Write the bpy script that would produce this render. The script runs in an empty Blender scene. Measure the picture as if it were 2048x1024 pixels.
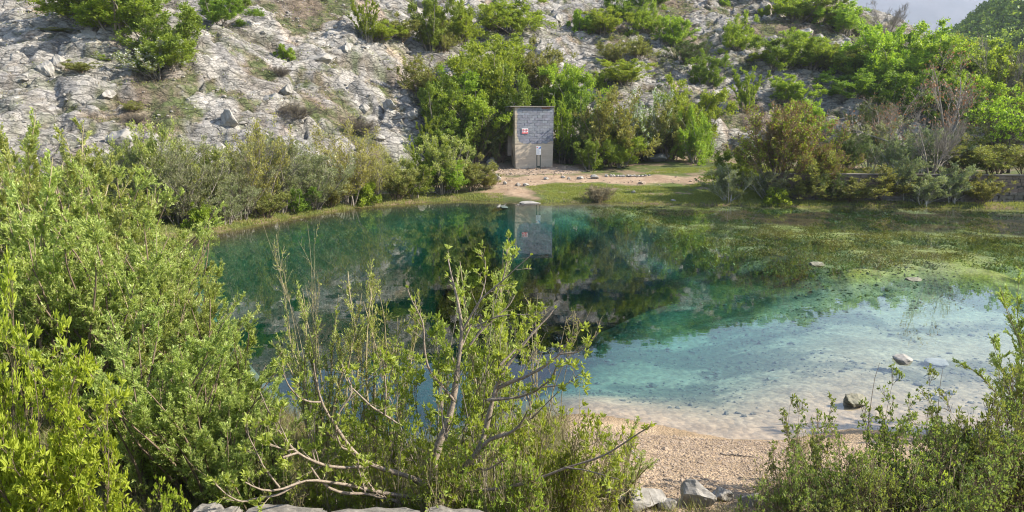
import bpy, math, random
import numpy as np
from math import radians, sin, cos, tan, atan, pi, sqrt
from mathutils import Vector

# ------------------------------------------------------------------ camera, sky, sun, exposure
sc = bpy.context.scene
COL = sc.collection
CAM_Z, PITCH, FPX = 4.8, radians(10.58), 1435.0
cam = bpy.data.cameras.new("camera"); camo = bpy.data.objects.new("camera", cam); COL.objects.link(camo)
camo.location = (0, 0, CAM_Z); camo.rotation_euler = (pi/2 - PITCH, 0, 0)
cam.sensor_width = 36; cam.lens = 36*FPX/2048; cam.clip_start = 0.05; cam.clip_end = 30000
sc.camera = camo
SUN_EL, SUN_AZ = radians(36), radians(95)      # azimuth from +Y towards +X (sun on the right, a little beyond)
w = bpy.data.worlds.new("World"); sc.world = w; w.use_nodes = True
wn = w.node_tree; bg = wn.nodes['Background']
sky = wn.nodes.new('ShaderNodeTexSky'); sky.sky_type = 'NISHITA'; sky.sun_disc = False
sky.sun_elevation = SUN_EL; sky.sun_rotation = SUN_AZ; sky.air_density = 1.0; sky.dust_density = 0.7; sky.ozone_density = 1.0
wn.links.new(sky.outputs[0], bg.inputs[0]); bg.inputs[1].default_value = 0.105
sun = bpy.data.lights.new("sun", 'SUN'); sun.energy = 5.0; sun.angle = radians(0.5); sun.color = (1.0, 0.93, 0.80)
suno = bpy.data.objects.new("sun", sun); COL.objects.link(suno)
sd = Vector((sin(SUN_AZ)*cos(SUN_EL), cos(SUN_AZ)*cos(SUN_EL), sin(SUN_EL)))
suno.rotation_euler = sd.to_track_quat('Z', 'Y').to_euler()
sc.view_settings.view_transform = 'Standard'; sc.view_settings.look = 'None'
sc.view_settings.exposure = 1.42; sc.view_settings.gamma = 1
cy = sc.cycles
cy.max_bounces = 8; cy.transparent_max_bounces = 16; cy.diffuse_bounces = 3; cy.glossy_bounces = 3
cy.transmission_bounces = 4; cy.volume_bounces = 0; cy.caustics_reflective = False; cy.caustics_refractive = False
cy.sample_clamp_indirect = 6; cy.use_denoising = True; cy.denoising_prefilter = 'ACCURATE'; cy.filter_width = 1.1; cy.use_adaptive_sampling = False

# ------------------------------------------------------------------ numpy helpers
def ss(a, b, x):
    t = np.clip((np.asarray(x, float)-a)/(b-a), 0, 1); return t*t*(3-2*t)

def hsh(ix, iy, seed):
    h = (ix.astype(np.int64)*374761393 + iy.astype(np.int64)*668265263 + seed*974634777) & 0xffffffff
    h = ((h ^ (h >> 13))*1274126177) & 0xffffffff
    h = ((h ^ (h >> 15))*2246822519) & 0xffffffff
    return ((h ^ (h >> 16)) & 0xffffff)/float(0x1000000)

def vnoise(x, y, s, seed):
    x = x/s; y = y/s
    ix = np.floor(x); iy = np.floor(y); fx = x-ix; fy = y-iy
    fx = fx*fx*(3-2*fx); fy = fy*fy*(3-2*fy)
    a = hsh(ix, iy, seed); b = hsh(ix+1, iy, seed); c = hsh(ix, iy+1, seed); d = hsh(ix+1, iy+1, seed)
    return (a*(1-fx)+b*fx)*(1-fy) + (c*(1-fx)+d*fx)*fy

def fbm(x, y, s, seed, n=4):
    r = 0; a = 0.5; t = 0
    for i in range(n):
        r = r + a*vnoise(x, y, s, seed+i*17); t += a; a *= .5; s *= .5
    return r/t

def vor(x, y, s, seed):
    x = x/s; y = y/s
    ix = np.floor(x); iy = np.floor(y)
    f1 = np.full(x.shape, 9.); f2 = f1.copy(); r1 = np.zeros(x.shape); r2 = r1.copy(); dx = r1.copy(); dy = r1.copy()
    for j in (-1, 0, 1):
        for i in (-1, 0, 1):
            cx = ix+i; cy_ = iy+j
            px = cx+.1+.8*hsh(cx, cy_, seed); py = cy_+.1+.8*hsh(cx, cy_, seed+1)
            d = np.hypot(x-px, y-py); m = d < f1
            f2 = np.where(m, f1, np.minimum(f2, d)); f1 = np.where(m, d, f1)
            r1 = np.where(m, hsh(cx, cy_, seed+2), r1); r2 = np.where(m, hsh(cx, cy_, seed+3), r2)
            dx = np.where(m, x-px, dx); dy = np.where(m, y-py, dy)
    return f1, f2, r1, r2, dx*s, dy*s

def sdp(x, y, poly):
    x = np.asarray(x, float); y = np.asarray(y, float)
    d = np.full(x.shape, 1e9); ins = np.zeros(x.shape, bool); n = len(poly)
    for i in range(n):
        ax, ay = poly[i]; bx, by = poly[(i+1) % n]
        ex, ey = bx-ax, by-ay; t = np.clip(((x-ax)*ex+(y-ay)*ey)/(ex*ex+ey*ey), 0, 1)
        d = np.minimum(d, np.hypot(x-ax-t*ex, y-ay-t*ey))
        c = ((ay > y) != (by > y)) & (x < (bx-ax)*(y-ay)/((by-ay) if by != ay else 1e-9)+ax)
        ins ^= c
    return np.where(ins, -d, d)

# photograph pixel (2048 x 1024) -> world
def ray(px, py):
    c, s = cos(PITCH), sin(PITCH)
    return np.array([px-1024, c*FPX+s*(512-py), -s*FPX+c*(512-py)])
def at_dist(px, py, Y):
    r = ray(px, py); return np.array([0, 0, CAM_Z]) + r*(Y/r[1])
def at_z(px, py, z):
    r = ray(px, py); return np.array([0, 0, CAM_Z]) + r*((z-CAM_Z)/r[2])

SHORE = [tuple(at_z(px, py, 0)[:2]) for px, py in [(338,492),(410,472),(480,456),(600,434),(720,415),(850,405),(930,400),(1000,403),
    (1080,406),(1200,404),(1300,408),(1450,411),(1600,413),(1800,414),(2048,418),(2500,428),(3200,500),(3300,640),
    (2700,800),(2100,880),(1850,868),(1700,856),(1560,880),(1450,876),(1300,846),(1180,824),(1080,835),(950,880),(800,905),(640,860),(520,800),(470,740),(400,650),(350,570),(322,520)]]
HOLE = [tuple(at_z(px, py, 0)[:2]) for px, py in [(400,490),(600,446),(850,416),(1050,414),(1180,418),(1270,440),(1330,470),(1400,495),(1400,540),(1330,610),(1240,680),
    (1150,735),(1090,790),(1000,830),(800,868),(640,852),(520,790),(465,735),(395,645),(350,570),(352,520)]]
WEED = [tuple(at_z(px, py, 0)[:2]) for px, py in [(1180,408),(1600,413),(2048,418),(2500,428),(3000,520),(2300,575),(2048,560),(1850,535),(1700,545),(1600,520),(1450,500),(1400,480),(1330,455)]]
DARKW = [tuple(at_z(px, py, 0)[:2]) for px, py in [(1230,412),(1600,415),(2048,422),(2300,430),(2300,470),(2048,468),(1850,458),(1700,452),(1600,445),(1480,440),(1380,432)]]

YB_X = np.array([-400,-120,-70,-45,-32,-22,-15,-9,0,10,20,30,40,55,70,100,160,400.])
YB_Y = np.array([  40,  40, 38, 37, 38, 40, 45,52,58.5,60,61,62,63,66, 74, 95,140,300.])
RX = np.array([-400,-80,-40,-2,14,40,51,58,66,73,85,100,120,400.])
RZ = np.array([ 40, 38, 34,29,27,24.5,20,15,10.5,7,4,2.5,2,2.])
WALL_A, WALL_B = (15.2, 42.8), (40.0, 40.6)
def wall_y(x): return WALL_A[1]+(x-WALL_A[0])*(WALL_B[1]-WALL_A[1])/(WALL_B[0]-WALL_A[0])

def hill_s(x, y):
    return y-np.interp(x, YB_X, YB_Y)
def T(x, y, full=False):
    x = np.asarray(x, float); y = np.asarray(y, float)
    d = sdp(x, y, SHORE)
    dp = np.maximum(d, 0)
    out = .16*(1-np.exp(-dp/.9)) + .082*np.minimum(dp, 22) + .012*np.clip(dp-22, 0, 60)
    # near bank: rises under the viewpoint
    out += 3.0*ss(6.4, 1.0, y)*ss(60, 20, np.abs(x))
    # right hand terrace behind the retaining wall
    tm = ss(-.05, .25, y-wall_y(x)-.25)*ss(15.0, 16.5, x)
    out = out*(1-tm) + np.maximum(out, 1.72)*tm
    wb = ss(-4, -.5, y-wall_y(x))*(y < wall_y(x)+.4)*ss(14, 17, x)
    out = out*(1-wb)+np.minimum(out, .32)*wb
    s = hill_s(x, y)
    S = np.maximum(118-np.interp(x, YB_X, YB_Y), 30)
    u = np.clip(s/S, 0, 4)
    prof = np.where(u < 1, 1-(1-np.clip(u, 0, 1))**1.35, 1-.25*np.minimum(u-1, 1.4)**1.2)
    hz = np.interp(x, RX, RZ)*prof
    out = out + hz*ss(0, 2.5, s)
    # pool bed
    dm = np.minimum(d, 0)
    wd = sdp(x, y, WEED)
    weed = ss(1.0, -1.0, wd)
    shelf = np.minimum(.05*(-dm)**1.1, .5)
    shelf = shelf*(1-weed)+np.minimum(.12, .1*(-dm))*weed
    dh = sdp(x, y, HOLE)
    slope = np.where(y < 24, 8.5, 4.5)*(1-.65*ss(0, -3, x))
    hole = 5.6*ss(0, 1, -dh/slope*.9)**1.15
    pre = .75*ss(5, 0, dh)*(1-weed)*ss(0, 4, -dm)
    bed = -.02-shelf-np.where(dh < 0, hole, 0)-pre
    z = np.where(d > 0, out, bed)
    if full: return z, d, dh, wd, s
    return z

_ts = np.concatenate([np.arange(2, 60, .08), np.arange(60, 400, .3)])
def on_ground(px, py):
    r = ray(px, py); X = r[0]/r[1]*_ts; Z = CAM_Z+r[2]/r[1]*_ts
    g = np.maximum(T(X, _ts), 0); k = np.argmax(Z < g)
    if k == 0: k = len(_ts)-1 if Z[-1] > g[-1] else 0
    return np.array([X[k], _ts[k], g[k]])

# ------------------------------------------------------------------ scene helpers
def tag(o, label=None, cat=None, group=None, kind=None):
    if label: o['label'] = label
    if cat: o['category'] = cat
    if group: o['group'] = group
    if kind: o['kind'] = kind
    return o
def empty(name, loc, rz=0, sca=(1,1,1)):
    o = bpy.data.objects.new(name, None); COL.objects.link(o); o.location = loc; o.rotation_euler = (0,0,rz); o.scale = sca
    o.empty_display_size = .1; return o
def npmesh(name, V, F, mats=(), attrs=None, smooth=False, midx=None):
    """V (n,3), F (m,k) quads or tris"""
    me = bpy.data.meshes.new(name); V = np.ascontiguousarray(V, np.float32); F = np.ascontiguousarray(F, np.int32)
    k = F.shape[1]
    me.vertices.add(len(V)); me.vertices.foreach_set('co', V.ravel())
    me.loops.add(F.size); me.loops.foreach_set('vertex_index', F.ravel())
    me.polygons.add(len(F)); me.polygons.foreach_set('loop_start', np.arange(0, F.size, k, dtype=np.int32))
    me.polygons.foreach_set('loop_total', np.full(len(F), k, np.int32))
    me.polygons.foreach_set('use_smooth', np.full(len(F), smooth))
    for m in mats: me.materials.append(m)
    if midx is not None: me.polygons.foreach_set('material_index', np.asarray(midx, np.int32))
    for n, (t, a) in (attrs or {}).items():
        at = me.attributes.new(n, t, 'POINT')
        at.data.foreach_set('color' if t == 'FLOAT_COLOR' else 'value', np.ascontiguousarray(a, np.float32).ravel())
    me.update(calc_edges=True); me.validate() if False else None
    return me
def link(name, me, parent=None, loc=None):
    o = bpy.data.objects.new(name, me); COL.objects.link(o)
    if parent: o.parent = parent
    if loc is not None: o.location = loc
    return o

# ------------------------------------------------------------------ materials
def newmat(name):
    m = bpy.data.materials.new(name); m.use_nodes = True; nt = m.node_tree; nt.nodes.clear()
    o = nt.nodes.new('ShaderNodeOutputMaterial'); return m, nt, o
def N(nt, t, **kw):
    n = nt.nodes.new(t)
    for k, v in kw.items():
        if k.startswith('i_'):
            n.inputs[k[2:].replace('_', ' ')].default_value = v
        else: setattr(n, k, v)
    return n
def mixc(nt, fac, a, b, blend='MIX'):
    n = nt.nodes.new('ShaderNodeMix'); n.data_type = 'RGBA'; n.blend_type = blend
    for i, v in ((0, fac), (6, a), (7, b)):
        if hasattr(v, 'links'): nt.links.new(v, n.inputs[i])
        elif i == 0: n.inputs[i].default_value = v
        else: n.inputs[i].default_value = (*v, 1) if len(v) == 3 else v
    return n.outputs[2]
def mr(nt, v, a, b, c=0, d=1):
    n = nt.nodes.new('ShaderNodeMapRange'); nt.links.new(v, n.inputs[0])
    for i, q in enumerate((a, b, c, d)): n.inputs[i+1].default_value = q
    return n.outputs[0]
def noise(nt, scale, detail=4, rough=.6, vec=None, out=0):
    n = nt.nodes.new('ShaderNodeTexNoise'); n.inputs['Scale'].default_value = scale; n.inputs['Detail'].default_value = detail
    n.inputs['Roughness'].default_value = rough
    if vec is not None: nt.links.new(vec, n.inputs['Vector'])
    return n.outputs[out]

def m_leaf(name, ca, cb, trans=.4, rough=.5, tcol=None, var=.12):
    m, nt, o = newmat(name)
    at = N(nt, 'ShaderNodeAttribute', attribute_name='tint')
    oi = N(nt, 'ShaderNodeObjectInfo')
    c = mixc(nt, at.outputs['Fac'], ca, cb)
    hs = N(nt, 'ShaderNodeHueSaturation'); nt.links.new(c, hs.inputs['Color'])
    nt.links.new(mr(nt, oi.outputs['Random'], 0, 1, .5-var*.14, .5+var*.14), hs.inputs['Hue'])
    nt.links.new(mr(nt, oi.outputs['Random'], 0, 1, 1-var, 1+var), hs.inputs['Value'])
    p = N(nt, 'ShaderNodeBsdfPrincipled'); nt.links.new(hs.outputs[0], p.inputs['Base Color']); p.inputs['Roughness'].default_value = rough
    p.inputs['Specular IOR Level'].default_value = .35
    t = N(nt, 'ShaderNodeBsdfTranslucent')
    tc = mixc(nt, 1.0, hs.outputs[0], tcol or (1.25, 1.2, .55), 'MULTIPLY'); nt.links.new(tc, t.inputs[0])
    mx = N(nt, 'ShaderNodeMixShader'); mx.inputs[0].default_value = trans
    nt.links.new(p.outputs[0], mx.inputs[1]); nt.links.new(t.outputs[0], mx.inputs[2]); nt.links.new(mx.outputs[0], o.inputs[0])
    return m
def m_bark(name, ca, cb, scale=25):
    m, nt, o = newmat(name)
    tc = N(nt, 'ShaderNodeTexCoord')
    f = noise(nt, scale, 5, .7, tc.outputs['Object'])
    c = mixc(nt, mr(nt, f, .35, .65), ca, cb)
    p = N(nt, 'ShaderNodeBsdfPrincipled'); nt.links.new(c, p.inputs['Base Color']); p.inputs['Roughness'].default_value = .85
    b = N(nt, 'ShaderNodeBump'); b.inputs['Strength'].default_value = .5; b.inputs['Distance'].default_value = .02
    nt.links.new(f, b.inputs['Height']); nt.links.new(b.outputs[0], p.inputs['Normal']); nt.links.new(p.outputs[0], o.inputs[0])
    return m
def m_earth(name, nscale, bump, bdist, rough=.95, amp=(.72, 1.25), nscale2=None, hue=None, vscale=None):
    """base colour stored per vertex in 'Col', fine grain added in 3D object space"""
    m, nt, o = newmat(name)
    at = N(nt, 'ShaderNodeAttribute', attribute_name='Col')
    tc = N(nt, 'ShaderNodeTexCoord')
    f = noise(nt, nscale, 6, .68, tc.outputs['Object'])
    f2 = noise(nt, nscale2 or nscale*5, 3, .6, tc.outputs['Object'])
    k = mr(nt, f, .3, .7, amp[0], amp[1])
    k2 = mr(nt, f2, .3, .7, (amp[0]+1)/2, (amp[1]+1)/2)
    mul = N(nt, 'ShaderNodeMath', operation='MULTIPLY'); nt.links.new(k, mul.inputs[0]); nt.links.new(k2, mul.inputs[1])
    cc = N(nt, 'ShaderNodeCombineColor')
    for i in range(3): nt.links.new(mul.outputs[0], cc.inputs[i])
    c = mixc(nt, 1.0, at.outputs['Color'], cc.outputs[0], 'MULTIPLY')
    h = f
    if vscale:
        v = N(nt, 'ShaderNodeTexVoronoi'); v.inputs['Scale'].default_value = vscale; nt.links.new(tc.outputs['Object'], v.inputs['Vector'])
        c = mixc(nt, mr(nt, v.outputs['Color'], 0, 1, 0, .5), c, mixc(nt, 1.0, c, (1.35, 1.2, 1.05), 'MULTIPLY'))
        ad = N(nt, 'ShaderNodeMath', operation='SUBTRACT'); nt.links.new(f, ad.inputs[0]); nt.links.new(v.outputs['Distance'], ad.inputs[1]); h = ad.outputs[0]
    p = N(nt, 'ShaderNodeBsdfPrincipled'); nt.links.new(c, p.inputs['Base Color']); p.inputs['Roughness'].default_value = rough
    p.inputs['Specular IOR Level'].default_value = .2
    b = N(nt, 'ShaderNodeBump'); b.inputs['Strength'].default_value = bump; b.inputs['Distance'].default_value = bdist
    nt.links.new(h, b.inputs['Height']); nt.links.new(b.outputs[0], p.inputs['Normal']); nt.links.new(p.outputs[0], o.inputs[0])
    return m
def m_plain(name, ca, cb, scale=8, rough=.8, bump=.2, metal=0):
    m, nt, o = newmat(name)
    tc = N(nt, 'ShaderNodeTexCoord'); f = noise(nt, scale, 5, .65, tc.outputs['Object'])
    c = mixc(nt, mr(nt, f, .3, .7), ca, cb)
    p = N(nt, 'ShaderNodeBsdfPrincipled'); nt.links.new(c, p.inputs['Base Color']); p.inputs['Roughness'].default_value = rough; p.inputs['Metallic'].default_value = metal
    b = N(nt, 'ShaderNodeBump'); b.inputs['Strength'].default_value = bump; b.inputs['Distance'].default_value = .02
    nt.links.new(f, b.inputs['Height']); nt.links.new(b.outputs[0], p.inputs['Normal']); nt.links.new(p.outputs[0], o.inputs[0])
    return m

def m_limestone():
    m, nt, o = newmat('limestone')
    at = N(nt, 'ShaderNodeAttribute', attribute_name='Col'); tc = N(nt, 'ShaderNodeTexCoord')
    mp = N(nt, 'ShaderNodeMapping'); mp.inputs['Rotation'].default_value = (radians(-12), radians(10), radians(24)); mp.inputs['Scale'].default_value = (1, 1.3, 2.4); nt.links.new(tc.outputs['Object'], mp.inputs[0])
    nv = noise(nt, .9, 4, .6, mp.outputs[0], 1)
    wv = N(nt, 'ShaderNodeVectorMath', operation='MULTIPLY_ADD'); nt.links.new(nv, wv.inputs[0]); wv.inputs[1].default_value = (1.1, 1.1, 1.1); nt.links.new(mp.outputs[0], wv.inputs[2])
    hs_ = []
    for sc_ in (.75, 2.1):
        v = N(nt, 'ShaderNodeTexVoronoi', feature='DISTANCE_TO_EDGE'); v.inputs['Scale'].default_value = sc_; nt.links.new(wv.outputs[0], v.inputs['Vector']); hs_.append(mr(nt, v.outputs['Distance'], 0, .11, 0, 1))
    v1 = N(nt, 'ShaderNodeTexVoronoi'); v1.inputs['Scale'].default_value = 2.1; nt.links.new(wv.outputs[0], v1.inputs['Vector'])
    f = noise(nt, 3.0, 8, .72, mp.outputs[0]); f2 = noise(nt, .5, 4, .6, tc.outputs['Object'])
    def M(op, a, b):
        n = N(nt, 'ShaderNodeMath', operation=op)
        for i, q in enumerate((a, b)):
            if hasattr(q, 'links'): nt.links.new(q, n.inputs[i])
            else: n.inputs[i].default_value = q
        return n.outputs[0]
    crk = M('MULTIPLY', mr(nt, hs_[0], 0, 1, .55, 1), mr(nt, hs_[1], 0, 1, .72, 1))
    k = M('MULTIPLY', crk, mr(nt, f, .28, .72, .62, 1.32)); k = M('MULTIPLY', k, mr(nt, f2, .35, .65, .85, 1.12)); k = M('MULTIPLY', k, mr(nt, v1.outputs['Color'], 0, 1, .82, 1.15))
    cc = N(nt, 'ShaderNodeCombineColor')
    for i in range(3): nt.links.new(k, cc.inputs[i])
    c = mixc(nt, 1.0, at.outputs['Color'], cc.outputs[0], 'MULTIPLY')
    h = M('ADD', M('MULTIPLY', hs_[0], .55), M('MULTIPLY', hs_[1], .3)); h = M('ADD', h, M('MULTIPLY', f, 1.0)); h = M('ADD', h, M('MULTIPLY', v1.outputs['Color'], .35))
    p = N(nt, 'ShaderNodeBsdfPrincipled'); nt.links.new(c, p.inputs['Base Color']); p.inputs['Roughness'].default_value = .95; p.inputs['Specular IOR Level'].default_value = .15
    b = N(nt, 'ShaderNodeBump'); b.inputs['Strength'].default_value = .8; b.inputs['Distance'].default_value = .15
    nt.links.new(h, b.inputs['Height']); nt.links.new(b.outputs[0], p.inputs['Normal']); nt.links.new(p.outputs[0], o.inputs[0]); return m
M_rock = m_limestone()
M_ground = m_earth('bank_soil', 6, .6, .03, amp=(.75, 1.2), nscale2=40, vscale=28)
M_bed = m_earth('pool_bed', 3.2, .5, .05, amp=(.62, 1.25), nscale2=17, vscale=7)

# ------------------------------------------------------------------ THE LAND: one height field, split into hillside, bank and pool bed
def axis(parts):
    a = []
    for lo, hi, st in parts: a.append(np.arange(lo, hi, st))
    return np.concatenate(a)
def geo(start, stop, st, f=1.13):
    out = [start]
    while out[-1] < stop: out.append(out[-1]+st); st *= f
    return np.array(out)
xs = np.concatenate([-geo(62, 7000, .5)[::-1], axis([(-61.8, -34, .2), (-34, 44, .135), (44, 76, .24)]), geo(76.2, 7000, .5)])
ys = np.concatenate([-geo(12, 500, 1.5)[::-1], axis([(-11, 3, .5), (3, 16, .09), (16, 46, .13), (46, 92, .135), (92, 128, .2)]), geo(128.3, 7000, .5)])
GX, GY = np.meshgrid(xs, ys)
Z, D, DH, WD, S = T(GX, GY, True)

def rock_detail(x, y):
    a = radians(24); yy = y*1.12
    wx = (fbm(x, yy, 3.5, 5)-.5)*1.6; wy = (fbm(x, yy, 3.5, 9)-.5)*1.6
    xr = (x+wx)*cos(a)+(yy+wy)*sin(a); yr = (-(x+wx)*sin(a)+(yy+wy)*cos(a))
    h = (fbm(x, yy, 9, 31)-.5)*3.2
    for per_, am, sd0 in ((3.6, 1.35, 71), (1.25, .48, 73)):      # bedding steps
        q = (yr*cos(.25)-xr*sin(.25)*(1 if per_ > 2 else .3))/per_+(fbm(x, yy, 7, sd0)-.5)*2.2+(fbm(x, yy, 1.6, sd0+1)-.5)*.5
        fr_ = q-np.floor(q); hstep = hsh(np.floor(q), np.floor(xr/6), sd0)
        h = h-am*(.35+.65*fbm(x, yy, 5, sd0+2))*(1-ss(0, .14, fr_)-fr_*.55)*(.4+.6*hstep)
    tone = np.zeros(x.shape); crack = np.zeros(x.shape)
    for s, amp, st, seed, k in ((5.2, .8, 1.7, 11, .25), (2.3, .40, 1.9, 21, .38), (.95, .20, 1.7, 41, .30), (.42, .06, 1.4, 61, .12)):
        f1, f2, r1, r2, dx, dy = vor(xr, yr*st, s, seed)
        e = np.clip((f2-f1)/.22, 0, 1)
        h += amp*(r1-.5) - k*.45*dy/st + amp*.35*(r2-.5)*dx/s - amp*.42*(1-e)**1.5
        tone += (r2-.5)*(.30 if s > 1 else .4); crack = np.maximum(crack, (1-e)*min(1, .55+amp*.6))
    return h, tone, crack
hm = ss(-.5, 3.0, S)*ss(200, 128, GY)*ss(-110, -62, GX)*ss(100, 74, GX)
m = hm > 0
hd = np.zeros_like(Z); tone = np.zeros_like(Z); crack = np.zeros_like(Z)
hd[m], tone[m], crack[m] = rock_detail(GX[m], GY[m])
for ax in (0, 1): hd = .25*np.roll(hd, 1, ax)+.5*hd+.25*np.roll(hd, -1, ax)
# how bare the rock is: soil + herbs lie in hollows and over the upper right slope
veg = fbm(GX, GY, 6.0, 77, 5); veg2 = fbm(GX, GY, 1.3, 91, 4)
soil = ss(.515, .655, veg*.72+veg2*.28 + .10*ss(14, 36, GX)*ss(62, 85, GY) + .03*ss(0, 12, GX)) 
soil = np.clip(soil + .8*crack*ss(.42, .58, veg2), 0, 1)
soil = np.clip(soil, 0, 1)
rdet = hd*(1-.45*ss(.50, .66, veg*.72+veg2*.28 + .10*ss(14, 36, GX)*ss(62, 85, GY)))
Z = Z+hm*rdet
# ground relief elsewhere
land = (D > 0)*(1-hm)
Z += land*ss(0, 1.5, D)*((fbm(GX, GY, 2.2, 13)-.5)*.22+(fbm(GX, GY, .5, 15)-.5)*.06)*ss(300, 60, np.abs(GX))
bedm = D <= 0
deep = ss(0, -3, DH)
Z += bedm*((fbm(GX, GY, 4, 23)-.5)*(.9*deep)+(fbm(GX, GY, .8, 25)-.5)*(.035+.25*deep)*ss(0, -2, D))
weedm = ss(.6, -.6, WD)*bedm
wn1 = fbm(GX, GY*.8, 1.7, 51, 5); wn2 = fbm(GX, GY, .45, 53, 3)
Z += weedm*(-.12*ss(.45, .62, wn1)+.05*(wn2-.5))
Z = np.where(bedm & (DH > 0), np.minimum(Z, -.015), Z)
# far lands: slopes beyond
Z += ss(140, 300, GY)*(-2)

# ---- colours
def c3(*c): return np.array(c)
C = np.zeros(GX.shape+(3,))
n1 = fbm(GX, GY, 1.1, 101); n2 = fbm(GX, GY, 7, 103); n3 = fbm(GX, GY, .35, 105, 3)
def mixa(a, b, t): return a*(1-t[..., None])+b*t[..., None]
rock = mixa(c3(.32, .298, .268), c3(.485, .452, .41), np.clip(.5+tone+.5*(n1-.5), 0, 1))
rock = mixa(rock, c3(.26, .25, .25), ss(.58, .72, fbm(GX, GY, 2.6, 111, 5))*.55)           # grey lichen weathering
rock = mixa(rock, c3(.50, .33, .20), ss(.66, .78, fbm(GX, GY, 3.1, 121, 4))*.45)           # rusty stains
soilc = mixa(c3(.20, .155, .115), c3(.115, .135, .055), ss(.40, .60, veg2*.5+n1*.5))
soilc = mixa(soilc, c3(.30, .24, .18), ss(.5, .7, n3)*.6)
rock = mixa(rock, soilc, soil)
grassc = mixa(c3(.055, .08, .02), c3(.10, .125, .035), ss(.35, .65, n1))
dirtc = mixa(c3(.30, .215, .145), c3(.40, .30, .21), ss(.35, .65, n1*.5+n3*.5))
gm = np.clip(ss(.40, .52, n1*.6+n2*.4)*.9, 0, 1)
bank = mixa(mixa(c3(.22, .17, .11), c3(.13, .15, .06), ss(.4, .6, n1)), grassc, gm)
def wpoly(pts): return [tuple(on_ground(a, b)[:2]) for a, b in pts]
PATHP = wpoly([(955,352),(1000,352),(1100,352),(1200,350),(1300,352),(1380,352),(1420,360),(1360,372),(1250,372),(1170,367),(1090,368),(1050,372),(1040,385),(1060,396),(1000,398),(975,380),(960,362)])
GRASSP = wpoly([(1060,372),(1180,366),(1270,372),(1400,362),(1440,345),(1300,347),(1320,338),(1450,326),(1640,345),(1700,405),(1300,402),(1200,399),(1150,397),(1090,388)])
RUBP = wpoly([(960,332),(1040,330),(1110,326),(1180,342),(1110,350),(960,350)])
jx = (fbm(GX, GY, 1.5, 131)-.5)*2.2; jy = (fbm(GX, GY, 1.5, 133)-.5)*2.2
pm = ss(.45, -.45, sdp(GX+jx, GY+jy, PATHP)); gm2 = ss(.5, -.5, sdp(GX+jx, GY+jy, GRASSP)); rm = ss(.5, -.5, sdp(GX+jx, GY+jy, RUBP))
bank = mixa(bank, dirtc, pm)
bank = mixa(bank, mixa(c3(.30, .23, .17), c3(.42, .33, .26), ss(.4, .6, n3)), rm*(1-pm))
gg = gm2*ss(.34, .46, n1*.5+n3*.5)
bank = mixa(bank, mixa(grassc, c3(.12, .165, .035), ss(.4, .7, n3)), gg)
# near gravel beach
beach = ss(12.5, 11.0, GY)*ss(.3, 1.3, GX)*ss(15, 12, GX)
bank = mixa(bank, mixa(c3(.31, .235, .155), c3(.41, .315, .215), ss(.35, .65, n3)), beach)
wet = ss(.9, .0, D)
bank = mixa(bank, bank*c3(.78, .75, .68), wet*.8)
sand = mixa(c3(.31, .25, .17), c3(.41, .335, .235), ss(.3, .7, n1*.6+n3*.4))
sand = mixa(sand, mixa(c3(.33,.255,.17), c3(.42,.33,.23), n3), ss(-2.6, -.3, D)*ss(20, 14, GY))
litter = ss(.50, .60, fbm(GX, GY*1.0, 1.6, 141, 5))*ss(-.6, -2.5, D)
sand = mixa(sand, c3(.11, .115, .08), litter*.8)
deepc = mixa(c3(.045, .085, .075), c3(.15, .21, .18), ss(.35, .65, fbm(GX, GY, 3, 151, 5)))
deepc = mixa(deepc, c3(.03, .06, .03), ss(.46, .58, fbm(GX, GY, 4.5, 153, 5))*.85)
sand = mixa(sand, mixa(c3(.035, .045, .022), c3(.07, .085, .04), n3), ss(1.6, -.2, GX-.02*GY))          # mossy left shelf
bedc = mixa(sand, deepc, ss(1.0, -2, DH))
wc = mixa(c3(.28, .27, .065), c3(.44, .415, .15), ss(.40, .58, wn2))
wc = mixa(wc, c3(.04, .045, .012), ss(.50, .56, wn1*.7+wn2*.3))
wc = mixa(wc, c3(.42, .42, .20), ss(.55, .68, fbm(GX, GY, 3.2, 161, 4))*.7)
bedc = mixa(bedc, wc, weedm)
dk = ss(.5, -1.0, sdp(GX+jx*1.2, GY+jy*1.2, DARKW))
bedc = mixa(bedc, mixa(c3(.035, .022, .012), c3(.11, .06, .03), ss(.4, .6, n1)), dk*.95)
DARK2 = [tuple(at_z(px, py, -.6)[:2]) for px, py in [(1385,470),(1470,468),(1570,495),(1650,530),(1640,552),(1560,585),(1460,612),(1360,625),(1300,640),(1330,560)]]  # dark algae, widened so the mirrored skyline's darkness sits in the bed colour
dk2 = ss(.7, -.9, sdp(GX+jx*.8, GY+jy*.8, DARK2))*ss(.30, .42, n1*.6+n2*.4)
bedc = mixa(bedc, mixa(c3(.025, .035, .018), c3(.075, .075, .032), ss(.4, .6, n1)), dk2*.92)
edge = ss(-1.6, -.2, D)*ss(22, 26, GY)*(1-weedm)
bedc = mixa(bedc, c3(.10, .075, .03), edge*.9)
C = mixa(bank, rock, hm)
far = ss(150, 400, np.hypot(GX, GY))
C = mixa(C, c3(.10, .13, .05), far)
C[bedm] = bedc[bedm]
C = C*.86

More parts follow.
